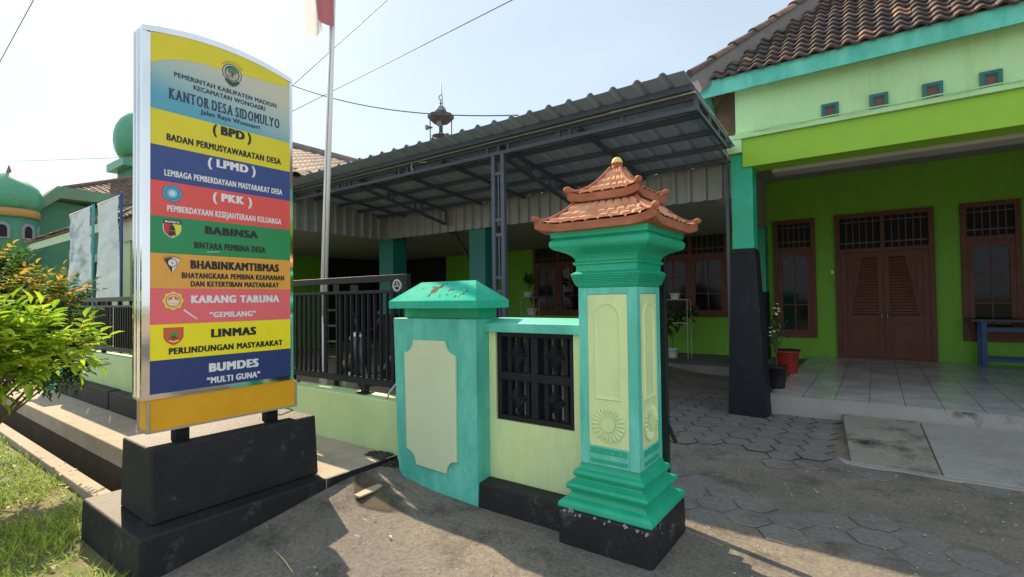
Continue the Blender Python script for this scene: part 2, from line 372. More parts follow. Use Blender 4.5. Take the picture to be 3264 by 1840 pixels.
# puddle
mb = MB(); pts = [(-3.06, 2.12), (-3.2, 2.3), (-3.3, 2.55), (-3.05, 2.66), (-2.85, 2.55), (-2.68, 2.38), (-2.76, 2.25), (-2.9, 2.18)]
c = Vector((-3.02, 2.36, 0)); ring = []; pts = [(-.06+c.x+(x-c.x)*1.25-.35*(y-c.y), c.y+.08+(y-c.y)*.75) for x, y in pts]
for i in range(48):
    a = i/48*len(pts); k = int(a); f = a-k; p = Vector((*pts[k % 8], 0)).lerp(Vector((*pts[(k+1) % 8], 0)), f); p += (p-c)*.10*noise.noise((i*.9, 2, 0)); ring.append(p)
n0 = len(mb.v); mb.v.append((c.x, c.y, gz(c.x, c.y)+.004))
for f in (.35, .7, 1.0):
    for p in ring:
        q = c+(p-c)*f; mb.v.append((q.x, q.y, gz(q.x, q.y)+.004))
for i in range(48):
    mb.face((n0, n0+1+i, n0+1+(i+1) % 48))
    for l in (0, 1): a = n0+1+l*48; mb.face((a+i, a+48+i, a+48+(i+1) % 48, a+(i+1) % 48))
M_wet = mat('wet patch', (.085, .07, .052), .2, .4, 9, .10, 50, spec=.4)
_t = M_wet.node_tree; _at = _t.nodes.new('ShaderNodeAttribute'); _at.attribute_name = 'edge'; _n = _t.nodes.new('ShaderNodeTexNoise'); _n.inputs['Scale'].default_value = 4.5; _n.inputs['Detail'].default_value = 7
_tc = _t.nodes.new('ShaderNodeTexCoord'); _t.links.new(_tc.outputs['Object'], _n.inputs['Vector'])
_m = _t.nodes.new('ShaderNodeMath'); _m.operation = 'SUBTRACT'; _t.links.new(_n.outputs[0], _m.inputs[0]); _t.links.new(_at.outputs['Fac'], _m.inputs[1])
_r = _t.nodes.new('ShaderNodeMapRange'); _r.inputs[1].default_value = -.42; _r.inputs[2].default_value = .02; _t.links.new(_m.outputs[0], _r.inputs[0]); _t.links.new(_r.outputs[0], _t.nodes['Principled BSDF'].inputs['Alpha'])
pd = mb.build('puddle', M_wet, smooth=True, recalc=False); tag(pd, kind='structure')
_a = pd.data.attributes.new('edge', 'FLOAT', 'POINT'); _a.data.foreach_set('value', [0]+[.35]*48+[.65]*48+[1.0]*48)

# ------------------------------------------------------------------ letters
FCACHE = {}
def text_mesh(body, bold, space=1):
    c = bpy.data.curves.new('t', 'FONT'); c.body = body; c.size = 1; c.space_character = space; c.offset = bold; c.extrude = 0; c.resolution_u = 3
    o = bpy.data.objects.new('t', c); COL.objects.link(o)
    dg = bpy.context.evaluated_depsgraph_get(); me = bpy.data.meshes.new_from_object(o.evaluated_get(dg))
    v = [tuple(q.co) for q in me.vertices]; f = [tuple(q.vertices) for q in me.polygons]
    bpy.data.objects.remove(o); bpy.data.curves.remove(c); bpy.data.meshes.remove(me)
    return v, f
def letters(mb, body, a0, a1, z0, z1, fn, bold=.02, m=0):
    ob_ = 0; ex = max(0, bold)*2.3      # heavy weights: the strokes are widened by overprinting
    if 'H' not in FCACHE:
        v, _ = text_mesh('H', 0); FCACHE['H'] = (min(q[1] for q in v), max(q[1] for q in v))
    h0, h1 = FCACHE['H']
    v, f = text_mesh(body, 0, 1+ex*2.2); x0 = min(q[0] for q in v)-ex; x1 = max(q[0] for q in v)+ex
    lay = [(0, 0)] if ex < .004 else [(-ex, -.3*ex), (-ex, .3*ex), (ex, .3*ex), (ex, -.3*ex), (0, .3*ex), (0, -.3*ex)]
    for li, (dx, dy) in enumerate(lay):
        n = len(mb.v)
        for q in v:
            p_ = fn(a0+(q[0]+dx-x0)/(x1-x0)*(a1-a0), z0+(q[1]+dy-h0)/(h1-h0)*(z1-z0)); mb.v.append((p_[0]+.00012*li, p_[1], p_[2]))
        for q in f: mb.face(tuple(n+i for i in q), m)
def serif_letters(mb, body, a0, a1, z0, z1, fn):
    x = 0; items = []
    for ch in body:
        if ch == ' ': x += .25; continue
        v, f = text_mesh(ch, 0); l, r = min(q[0] for q in v), max(q[0] for q in v); items.append((ch, v, f, x-l, r-l)); x += r-l+.25
    tot = x-.25; h0, h1 = FCACHE['H']; sx = (a1-a0)/tot; sz = (z1-z0)/(h1-h0)
    M = lambda u, w_, k: (lambda p_: (p_[0]+k*.00012, p_[1], p_[2]))(fn(a0+u*sx, z0+(w_-h0)*sz))
    for ch, v, f, dx, wd in items:
        for li, e in enumerate((-.055, .055, -.025, .025, 0)):
            n = len(mb.v); mb.v += [M(q[0]+dx+e, q[1], li) for q in v]
            for q in f: mb.face(tuple(n+i for i in q))
        if ch in 'OSDU' and ch != 'D' and ch != 'U': continue
        for lvl, sg_ in ((h0, 1), (h1, -1)):
            if ch == 'U' and sg_ == 1: continue
            xs = sorted(q[0]+dx for q in v if abs(q[1]-lvl) < .05); cl = []
            for q in xs:
                if cl and q-cl[-1][1] < .17: cl[-1][1] = q
                else: cl.append([q, q])
            for a_, b_ in cl:
                n = len(mb.v); mb.v += [M(a_-.10, lvl, 5), M(b_+.10, lvl, 5), M(b_+.10, lvl+sg_*.08, 5), M(a_-.10, lvl+sg_*.08, 5)]; mb.face((n, n+1, n+2, n+3))

# ------------------------------------------------------------------ the sign
def flat(name, col, rough=.4): return mat(name, col, rough, .05, 8, .02, 60, coat=.15)
sg = thing('office_sign', 'tall colourful village office sign with chrome frame standing on a stepped black plinth', 'sign', (-3.75, 1.65, 0))
mb = MB().hexa([(-4.47, 1.055, -.35), (-3.385, 1.045, -.35), (-3.385, 2.25, -.3), (-4.47, 2.25, -.3), (-4.46, 1.066, .163), (-3.40, 1.064, .163), (-3.40, 2.26, .163), (-4.46, 2.26, .163)])
base_step = mb.build('plinth_step', M_blackp, sg, bevel=.012)
mb = MB().hexa([(-4.09, 1.175, .164), (-3.545, 1.170, .164), (-3.545, 2.285, .164), (-4.09, 2.285, .164), (-4.07, 1.18, .617), (-3.56, 1.172, .617), (-3.56, 2.27, .617), (-4.07, 2.27, .617)])
mb.build('plinth_block', M_blackp, sg, bevel=.012)
for y in (1.385, 1.985):
    BOX(-3.745, -3.665, y-.04, y+.04, .618, .712).build('support_post', M_black, sg)
# amber light box
yb = BOX(-3.751, -3.604, 1.176, 2.126, .718, .912).build('light_box', M_yellowbox, sg)
mb = MB(); e = .012
for y in (1.17, 2.132):
    for x in (-3.755, -3.60): mb.box(x-e/2, x+e/2, y-e/2, y+e/2, .708, .9)
for z in (.712,):
    for x in (-3.755, -3.60): mb.box(x-e/2, x+e/2, 1.177, 2.125, z-e/2+.001, z+e/2)
    for y in (1.17, 2.132): mb.box(-3.748, -3.607, y-e/2, y+e/2, z-e/2+.001, z+e/2)
mb.build('edge_trim', M_alu, yb)
# chrome case with an arched top
Y0, Y1 = 1.135, 2.108
def topz(y, base=3.212, rise=.072):
    t = (y-(Y0+Y1)/2)/((Y1-Y0)/2); return base+rise*(1-t*t)
ys = [Y0+(Y1-Y0)*i/20 for i in range(21)]
case = MB()
poly = [(Y0, .914)]+[(Y1, .914)]+[(y, topz(y)) for y in reversed(ys)]
case.prism(poly, lambda u, v, t: (t, u, v), (-3.735, -3.62))
chrome = case.build('sign_case', M_chrome, sg, bevel=.004)
mb = MB()   # front rim: side strips, bottom strip, arched top strip
xa, xb = -3.619, -3.594
mb.box(xa, xb, Y0, 1.178, .945, 3.18); mb.box(xa, xb, 2.086, Y1, .945, 3.18); mb.box(xa, xb, Y0, Y1, .914, .945)
for i in range(20):
    a, b = ys[i], ys[i+1]; ti, tj = max(.0, topz(a)-.036), max(0, topz(b)-.036)
    lo = lambda y: 3.1805 if (y < 1.178 or y > 2.086) else max(3.1805, topz(y, 3.178, .066))
    mb.hexa([(xa, a, lo(a)), (xb, a, lo(a)), (xb, b, lo(b)), (xa, b, lo(b)), (xa, a, topz(a)), (xb, a, topz(a)), (xb, b, topz(b)), (xa, b, topz(b))])
mb.build('front_rim', M_chrome, chrome)
mb = MB()
for x in (-3.712, -3.655): mb.box(x-.008, x+.008, Y0-.008, Y0-.0005, .93, 3.2)
mb.build('side_rib', M_chrome, chrome)
XS = -3.597
pan = MB()
cols = {'yel': (.70, .62, .015), 'blu': (.03, .065, .24), 'red': (.72, .085, .08), 'grn': (.012, .25, .085), 'ora': (.72, .36, .055), 'pin': (.78, .13, .16), 'yl2': (.86, .74, .01), 'nav': (.018, .035, .16)}
PM = {k: flat('print '+k, v) for k, v in cols.items()}
ink = flat('print black', (.012, .013, .018)); inkb = flat('print dark blue', (.016, .04, .11)); whi = flat('print white', (.74, .74, .78))
# header print: beige fading to sky blue as the artwork does
hm = bpy.data.materials.new('print header'); hm.use_nodes = True; N = hm.node_tree.nodes; L = hm.node_tree.links
p = N['Principled BSDF']; p.inputs['Roughness'].default_value = .4
tcn = N.new('ShaderNodeTexCoord'); sx = N.new('ShaderNodeSeparateXYZ'); L.new(tcn.outputs['Object'], sx.inputs[0])
ma = N.new('ShaderNodeMath'); ma.operation = 'MULTIPLY_ADD'; ma.inputs[1].default_value = .22; L.new(sx.outputs['Y'], ma.inputs[0]); L.new(sx.outputs['Z'], ma.inputs[2])
mr = N.new('ShaderNodeMapRange'); mr.inputs[1].default_value = 2.72; mr.inputs[2].default_value = 3.10; L.new(ma.outputs[0], mr.inputs[0])
rp = N.new('ShaderNodeValToRGB'); rp.color_ramp.elements[0].color = (.10, .36, .50, 1); rp.color_ramp.elements[1].color = (.56, .56, .46, 1); q = rp.color_ramp.elements.new(.45); q.color = (.34, .50, .50, 1)
L.new(mr.outputs[0], rp.inputs[0]); L.new(rp.outputs[0], p.inputs['Base Color'])
P0, P1 = 1.178, 2.086
def sfn(dx): return lambda u, v: (XS+dx, u, v)
def band(z0, z1, m):
    return MB().box(-3.6195, XS, P0, P1, z0, z1).build('sign_band', m, sg)
# header band
hp = [(P0, 2.715), (P1, 2.715)]+[(y, min(topz(y)-.037, max(3.1805, topz(y, 3.178, .066)))) for y in [P1-(P1-P0)*i/20 for i in range(21)]]
hdr = MB().prism(hp, lambda u, v, t: (t, u, v), (-3.6195, XS)).build('sign_band', hm, sg); hdr['label'] = 'beige and blue header band under the arch'
wv = [(1.178, 2.995), (1.22, 3.02), (1.26, 3.042), (1.37, 3.078), (1.481, 3.096), (1.65, 3.106), (1.807, 3.121), (1.963, 3.126), (2.03, 3.137), (2.086, 3.16)]
mb = MB()
def zt2(y): return min(topz(y)-.038, max(3.18, topz(y, 3.177, .066)))
for (a, za), (b, zb) in zip(wv, wv[1:]):
    for k in range(3):
        f0, f1 = k/3, (k+1)/3; y0, y1 = a+(b-a)*f0, a+(b-a)*f1
        mb.quad((XS+.0008, y0, za+(zb-za)*f0), (XS+.0008, y1, za+(zb-za)*f1), (XS+.0008, y1, zt2(y1)), (XS+.0008, y0, zt2(y0)))
mb.build('wave_print', PM['yel'], hdr)
def line(parent, body, y0, y1, z0, z1, m, bold=.02):
    mb = MB(); letters(mb, body, y0, y1, z0, z1, sfn(.0016), bold); return mb.build('lettering', m, parent, recalc=False)
line(hdr, 'PEMERINTAH KABUPATEN MADIUN', 1.307, 1.982, 2.952, 2.981, inkb, .016)
line(hdr, 'KECAMATAN WONOASRI', 1.419, 1.897, 2.904, 2.934, inkb, .016)
mb = MB(); serif_letters(mb, 'KANTOR DESA SIDOMULYO', 1.282, 2.003, 2.802, 2.869, sfn(.0016)); mb.build('lettering', inkb, hdr, recalc=False)
line(hdr, 'Jalan Raya Wonoasri', 1.462, 1.857, 2.757, 2.786, inkb, .016)
B = {}
for k, z0, z1, m in [('BPD', 2.4915, 2.715, 'yel'), ('LPMD', 2.2695, 2.4915, 'blu'), ('PKK', 2.048, 2.2695, 'red'), ('BAB', 1.816, 2.048, 'grn'), ('BHA', 1.5955, 1.816, 'ora'), ('KAR', 1.3715, 1.5955, 'pin'), ('LIN', 1.15, 1.3715, 'yl2'), ('BUM', .945, 1.15, 'nav')]:
    B[k] = band(z0+.0003, z1-.0003, PM[m])
for k, l in [('BPD', 'yellow band lettered BPD'), ('LPMD', 'blue band lettered LPMD'), ('PKK', 'red band with a round blue emblem'), ('BAB', 'green band with a shield emblem'), ('BHA', 'orange band with a fan shaped emblem'), ('KAR', 'pink band with a flower shaped emblem'), ('LIN', 'bright yellow band with a red shield emblem'), ('BUM', 'dark blue bottom band')]: B[k]['label'] = l
def paren(k, body, pa, pb, y0, y1, z0, z1, m):
    line(B[k], body, y0, y1, z0, z1, m, .034)
    mb = MB(); letters(mb, '(', pa, pa+.028, z0-.005, z1+.001, sfn(.0016), .02); mb.build('lettering', m, B[k], recalc=False)
    mb = MB(); letters(mb, ')', pb-.028, pb, z0-.005, z1+.001, sfn(.0016), .02); mb.build('lettering', m, B[k], recalc=False)
paren('BPD', 'BPD', 1.538, 1.796, 1.589, 1.750, 2.651, 2.707, ink)
line(B['BPD'], 'BADAN PERMUSYAWARATAN DESA', 1.266, 2.016, 2.533, 2.574, ink, .024)
paren('LPMD', 'LPMD', 1.507, 1.826, 1.562, 1.774, 2.422, 2.474, whi)
line(B['LPMD'], 'LEMBAGA PEMBERDAYAAN MASYARAKAT DESA', 1.254, 2.026, 2.306, 2.344, whi, .022)
paren('PKK', 'PKK', 1.538, 1.800, 1.592, 1.745, 2.194, 2.245, whi)
line(B['PKK'], 'PEMBERDAYAAN KESEJAHTERAAN KELUARGA', 1.270, 2.018, 2.0825, 2.121, whi, .022)
line(B['BAB'], 'BABINSA', 1.489, 1.844, 1.962, 2.011, ink, .034)
line(B['BAB'], 'BINTARA PEMBINA DESA', 1.424, 1.897, 1.861, 1.902, ink, .024)
line(B['BHA'], 'BHABINKAMTIBMAS', 1.402, 1.998, 1.7275, 1.779, ink, .034)
line(B['BHA'], 'BHAYANGKARA PEMBINA KEAMANAN', 1.352, 2.039, 1.6635, 1.6985, ink, .026)
line(B['BHA'], 'DAN KETERTIBAN MASYARAKAT', 1.404, 1.998, 1.6105, 1.644, ink, .026)
line(B['KAR'], 'KARANG TARUNA', 1.406, 2.000, 1.5025, 1.550, whi, .034)
line(B['KAR'], '\u201cGEMILANG\u201d', 1.518, 1.826, 1.405, 1.440, whi, .024)
line(B['LIN'], 'LINMAS', 1.527, 1.828, 1.273, 1.325, ink, .034)
line(B['LIN'], 'PERLINDUNGAN MASYARAKAT', 1.280, 2.025, 1.1815, 1.2195, ink, .028)
line(B['BUM'], 'BUMDES', 1.514, 1.845, 1.044, 1.0975, whi, .034)
line(B['BUM'], '\u201cMULTI GUNA\u201d', 1.501, 1.855, .967, 1.0065, whi, .024)
# scratches on the print
mb = MB(); mb.quad((XS+.002, 1.36, 1.455), (XS+.002, 1.44, 1.395), (XS+.002, 1.445, 1.400), (XS+.002, 1.37, 1.462)); mb.build('scratch', whi, B['KAR'])
mb = MB(); mb.quad((XS+.003, 1.50, 1.838), (XS+.003, 1.58, 1.846), (XS+.003, 1.58, 1.849), (XS+.003, 1.50, 1.841)); mb.build('scratch', whi, B['BAB'])
# emblems: flat printed shapes in stacked colours
EC = {}
def ec(c):
    if c not in EC: EC[c] = flat('emblem print', c)
    return EC[c]
def emblem(parent, cy, cz, layers):
    mb = MB(); ms = []
    for i, (poly, c) in enumerate(layers):
        mm = ec(c)
        if mm not in ms: ms.append(mm)
        n = len(mb.v); mb.v += [(XS+.001+.0006*i, cy+u, cz+v) for u, v in poly]; mb.face(tuple(range(n, n+len(poly))), ms.index(mm))
    return mb.build('emblem', ms, parent, recalc=False)
def circ(r, n=28, sy=1, dx=0, dy=0, lobes=0, amp=0): return [((r+amp*math.cos(lobes*2*math.pi*i/n))*math.cos(2*math.pi*i/n)+dx, (r+amp*math.cos(lobes*2*math.pi*i/n))*sy*math.sin(2*math.pi*i/n)+dy) for i in range(n)]
def shield(w, h, dy=0): return [(-w, h+dy), (-w, -h*.1+dy), (-w*.8, -h*.5+dy), (-w*.4, -h*.82+dy), (0, -h+dy), (w*.4, -h*.82+dy), (w*.8, -h*.5+dy), (w, -h*.1+dy), (w, h+dy)][::-1][::-1]
DG = (.02, .06, .07); LG = (.06, .22, .10)
emblem(hdr, 1.664, 3.096, [(circ(.066, 32, 1.0), DG), (circ(.060, 32, 1), (.50, .52, .45)), (circ(.05, 32, 1.05), DG), (circ(.043, 32, 1, 0, -.004), (.42, .42, .36)), (circ(.032, 20, .75, 0, .016, 5, .003), LG), ([(-.008, -.03), (.008, -.03), (.004, .01), (-.004, .01)], (.10, .07, .04)), (circ(.018, 14, .5, -.02, -.022), (.35, .22, .16)), (circ(.018, 14, .5, .02, -.022), (.45, .40, .36)), ([(-.05, -.055), (-.02, -.083), (0, -.09), (.02, -.083), (.05, -.055), (.04, -.045), (0, -.062), (-.04, -.045)], DG)])
mb = MB()
def arctext(mb, body, r, cy, cz, a0, a1, h):
    for i, ch in enumerate(body):
        a = a0+(a1-a0)*i/(len(body)-1); s = 1 if a0 > a1 else -1
        v, f = text_mesh(ch, 0); n = len(mb.v); xc = (min(q[0] for q in v)+max(q[0] for q in v))/2
        ux, uy = math.sin(a)*s, -math.cos(a)*s; rx, ry = math.cos(a)*s, math.sin(a)*s
        for q in v: mb.v.append((XS+.007, cy+math.cos(a)*r+ux*(q[0]-xc)*h+rx*q[1]*h, cz+math.sin(a)*r+uy*(q[0]-xc)*h+ry*q[1]*h))
        for q in f: mb.face(tuple(n+k for k in q))
arctext(mb, 'KABUPATEN', .072, 1.664, 3.096, R(140), R(40), .019)
arctext(mb, 'MADIUN', .066, 1.664, 3.098, R(235), R(305), .016)
mb.build('lettering', flat('crest ink', (.02, .09, .06)), hdr, recalc=False)
BL, LB, CY = (.03, .14, .28), (.10, .33, .48), (.22, .55, .68)
emblem(B['PKK'], 1.298, 2.198, [(circ(.058, 30, .95, 0, 0, 5, .004), BL), (circ(.053, 30, .95, 0, 0, 5, .004), LB), (circ(.040, 24), BL), (circ(.036, 24), LB), (circ(.026, 20), CY), (circ(.016, 16), (.5, .75, .85))])
emblem(B['BAB'], 1.298, 1.972, [(shield(.051, .058), (.7, .72, .7)), (shield(.047, .054), (.50, .03, .03)), ([(0, .054), (0, -.054), (.047*.8, -.027), (.047, -.005), (.047, .054)], (.72, .70, .03)), ([(-.051, .058), (.051, .058), (.051, .032), (-.051, .032)], (.02, .03, .02)), ([(-.02, -.04), (.02, -.04), (.016, 0), (.01, .018), (0, .03), (-.01, .018), (-.016, 0)], (.03, .02, .02)), ([(-.017, -.015), (.017, -.015), (.017, -.008), (-.017, -.008)], (.25, .12, .10))])
mb = MB(); letters(mb, 'BRAWIJAYA', 1.256, 1.340, 2.010, 2.023, sfn(.0052), .02); mb.build('lettering', whi, B['BAB'], recalc=False)
fan = [(-.052, .035), (-.03, .047), (0, .052), (.03, .047), (.052, .035), (0, -.062)]
emblem(B['BHA'], 1.298, 1.752, [(fan, (.50, .20, .06)), ([(-.045, .027), (-.024, .037), (0, .040), (0, -.058)], (.03, .025, .03)), ([(0, .040), (.024, .037), (.045, .027), (0, -.058)], (.70, .69, .72)), (circ(.027, 32, 1, 0, .006, 11, .0016), (.05, .05, .06)), (circ(.023, 32, 1, 0, .006, 11, .0016), (.68, .68, .68)), (circ(.013, 16, 1, 0, .006), (.75, .75, .75)), ([(-.004, -.002), (.004, -.002), (.003, .013), (-.003, .013)], (.5, .05, .05))])
emblem(B['KAR'], 1.304, 1.518, [(circ(.060, 40, 1, 0, 0, 8, .005), (.30, .16, .02)), (circ(.057, 40, 1, 0, 0, 8, .005), (.80, .58, .10)), (circ(.042, 28), (.62, .10, .09)), (circ(.037, 28), (.75, .55, .38)), (circ(.030, 20, .8, 0, .004), (.66, .13, .12)), (circ(.02, 16, .6, -.012, -.005), (.82, .66, .5)), (circ(.02, 16, .6, .012, -.005), (.82, .66, .5)), ([(-.007, -.01), (.007, -.01), (.004, .024), (-.004, .024)], (.85, .75, .6)), ([(-.03, -.018), (.03, -.018), (.026, -.028), (-.026, -.028)], (.8, .7, .55))])
emblem(B['LIN'], 1.307, 1.293, [(shield(.056, .056), (.40, .08, .03)), (shield(.052, .052), (.66, .09, .04)), (circ(.026, 18, .75, 0, .012, 5, .003), (.05, .30, .05)), ([(-.004, -.025), (.004, -.025), (.003, .01), (-.003, .01)], (.12, .06, .03)), ([(-.028, -.012), (-.024, -.016), (.012, -.004), (.01, 0)], (.06, .03, .02)), ([(.028, -.012), (.024, -.016), (-.012, -.004), (-.01, 0)], (.06, .03, .02)), ([(-.028, -.022), (0, -.030), (.028, -.022), (.026, -.031), (0, -.039), (-.026, -.031)], (.80, .68, .2))])
MB().tube([(-3.7, 2.08, .70), (-3.62, 2.12, .675), (-3.61, 2.02, .66), (-3.66, 1.93, .68)], .004, 6).build('power_cable', M_rubber, sg)

# ------------------------------------------------------------------ gate pier
gp = thing('gate_pier', 'plain square teal gate pier with grey green plaque and chipped hipped cap', 'gate pier', (-2.815, 2.95, 0))
mb = MB()
fr = [(-3.262, 1.357), (-3.222, .22), (-3.205, .11), (-3.15, .045), (-2.95, .025), (-2.7, .012), (-2.366, -.002), (-2.368, 1.357)]
mb.prism(fr, lambda u, v, t: (u, t, v), (2.80, 3.08)); mb.build('shaft', M_teal, gp, bevel=.008)
def scal(x0, x1, z0, z1, r):
    P = []
    for cx, cz, a0 in ((x0, z0, 90), (x1, z0, 180), (x1, z1, 270), (x0, z1, 0)):
        for k in range(7):
            a = R(a0-15*k); P.append((cx+r*math.cos(a), cz+r*math.sin(a)))
    return P
pl = scal(-3.112, -2.552, .205, 1.187, .105)
pl = [(u+(.025*(1-(v-.2)) if u < -2.9 else 0), v-.02*((u+3.1)/.56)*(1 if v < .5 else 0)) for u, v in pl]
MB().prism(pl, lambda u, v, t: (u, t, v), (2.778, 2.799)).build('plaque', M_plaque, gp, bevel=.004)
BOX(-3.17, -2.375, 2.845, 3.05, 1.358, 1.436).build('neck', M_tealp, gp)
mb = MB(); a, b, c_, d_ = -3.195, -2.275, 2.695, 3.09
rz = 1.648; ra, rb, rm = -3.01, -2.43, 2.885
n = len(mb.v)
mb.v += [(a, c_, 1.437), (b, c_, 1.437), (b, d_, 1.437), (a, d_, 1.437), (a, c_, 1.495), (b, c_, 1.495), (b, d_, 1.495), (a, d_, 1.495), (ra, rm, rz), (rb, rm, rz)]
for q in ((3, 2, 1, 0), (0, 1, 5, 4), (1, 2, 6, 5), (2, 3, 7, 6), (3, 0, 4, 7), (4, 5, 9, 8), (5, 6, 9), (6, 7, 8, 9), (7, 4, 8)): mb.face(q)
capo = mb.build('cap', M_tealcap, gp, bevel=.005)
mb = MB(); M_chip = mat('bare brick red primer', (.08, .026, .022), .9, .3, 20, .5, 60)
def chip(u, v, r, seed):
    n = len(mb.v); K = 11
    for k in range(K):
        a_ = 2*math.pi*k/K; rr = r*(.75+.8*noise.noise((math.cos(a_)*1.6+seed, math.sin(a_)*1.6, seed*3)))
        uu, vv = u+rr*math.cos(a_)*1.3, v+rr*math.sin(a_)/.19
        f0 = max(.02, min(.98, vv)); x0_ = a+(ra-a)*f0; x1_ = b+(rb-b)*f0
        mb.v.append((x0_+(x1_-x0_)*max(.01, min(.99, (uu+.46)/.92)), c_+(rm-c_)*f0-.0012, 1.495+(rz-1.495)*f0+.0016))
    mb.face(tuple(range(n, n+K)))
chip(-.06, .52, .042, 1.3); chip(-.015, .72, .026, 5.1); chip(.03, .86, .012, 2.2)
for q in range(16): chip(random.uniform(-.36, .36), random.uniform(.15, .9), random.uniform(.006, .014), q*1.7)
mb.build('flaked_patch', M_chip, capo, recalc=False)

# ------------------------------------------------------------------ low gate wall between pier and pillar
gw = thing('gate_wall', 'low pale green wall with black rosette grille between the pier and the pillar', 'wall', (-1.95, 3.02, 0))
mb = MB(); XA, XB = -2.365, -1.50
mb.box(XA, XB, 2.95, 3.10, .0, .614); mb.box(XA, -2.302, 2.95, 3.10, .614, 1.259); mb.box(-1.645, XB, 2.95, 3.10, .614, 1.259)
mb.build('wall', M_cream, gw)
mb = MB(); mb.hexa([(XA-.005, 2.905, 1.26), (XB, 2.905, 1.26), (XB, 3.13, 1.26), (XA-.005, 3.13, 1.26), (XA-.005, 2.905, 1.326), (XB, 2.905, 1.326), (XB, 3.10, 1.362), (XA-.005, 3.10, 1.362)])
mb.build('coping', M_teal, gw, bevel=.006)
mb = MB(); mb.hexa([(XA, 2.80, -.05), (-1.6, 2.80, -.05), (-1.6, 2.949, -.05), (XA, 2.949, -.05), (XA, 2.815, .172), (-1.6, 2.815, .178), (-1.6, 2.949, .185), (XA, 2.949, .185)])
mb.build('plinth', M_blackp, gw, bevel=.01)
gx0, gx1, gz0, gz1 = -2.302, -1.645, .615, 1.258
fr = MB(); gyf = 2.965
t = .04
fr.box(gx0, gx1, gyf, 3.08, gz0, gz0+.035); fr.box(gx0, gx1, gyf, 3.08, gz1-.035, gz1); fr.box(gx0, gx0+t, gyf, 3.08, gz0+.035, gz1-.035); fr.box(gx1-t, gx1, gyf, 3.08, gz0+.035, gz1-.035)
mx_, mz_ = (gx0+gx1)/2, (gz0+gz1)/2
fr.box(mx_-.03, mx_+.03, gyf+.004, 3.078, gz0+.035, gz1-.035); fr.box(gx0+t, mx_-.03, gyf+.002, 3.079, mz_-.03, mz_+.03); fr.box(mx_+.03, gx1-t, gyf+.002, 3.079, mz_-.03, mz_+.03)
grille = fr.build('grille', M_black, gw, bevel=.005)
for (xa_, xb_) in ((gx0+t, mx_-.03), (mx_+.03, gx1-t)):
    for (za_, zb_) in ((gz0+.035, mz_-.03), (mz_+.03, gz1-.035)):
        mb = MB(); cx = (xa_+xb_)/2; cz = (za_+zb_)/2
        for dx in (-.078, 0, .078):
            mb.box(cx+dx-.017, cx+dx+.017, 3.0, 3.05, za_-.001, zb_+.001)
        mb.box(cx-.006, cx+.006, 2.992, 3.0, za_, zb_)
        # diamond rosette with rays
        D = .088; nn = len(mb.v); mb.v.append((cx, 2.972, cz)); K = 32
        for k in range(K):
            a = 2*math.pi*k/K; r = D/(abs(math.cos(a))*.95+abs(math.sin(a))*.85)*.92; mb.v.append((cx+r*math.cos(a)*.85, 2.985+(.010 if k % 2 else -.004), cz+r*math.sin(a)))
        for k in range(K): mb.face((nn, nn+1+k, nn+1+(k+1) % K))
        for k in range(K):
            p0 = mb.v[nn+1+k]; p1 = mb.v[nn+1+(k+1) % K]; mb.quad(p0, p1, (p1[0], 3.002, p1[2]), (p0[0], 3.002, p0[2]))
        mb.build('rosette_panel', M_black, grille)

# ------------------------------------------------------------------ ornate gate pillar
PX, PY = -1.325, 2.985
pi = thing('gate_pillar', 'ornate teal and pale green gate pillar crowned by a two tier terracotta roof', 'gate pillar', (PX, PY, 0))
MB().sqlathe([(.300, -.08), (.299, .217)], (PX, PY)).build('plinth', M_blackp, pi, bevel=.02)
prof = [(.296, .2175), (.300, .228), (.297, .250), (.282, .262), (.250, .276), (.236, .296), (.240, .318), (.258, .326), (.264, .345), (.258, .360), (.232, .368), (.214, .378), (.211, .392), (.224, .400), (.230, .418), (.224, .436), (.200, .446), (.195, .462), (.194, .478)]
b0 = MB().sqlathe(prof, (PX, PY)).build('base_moulding', M_tealp, pi, bevel=.004)
sh = MB()
w = .192; pw = .131; zt_, zb_ = 1.522, .598
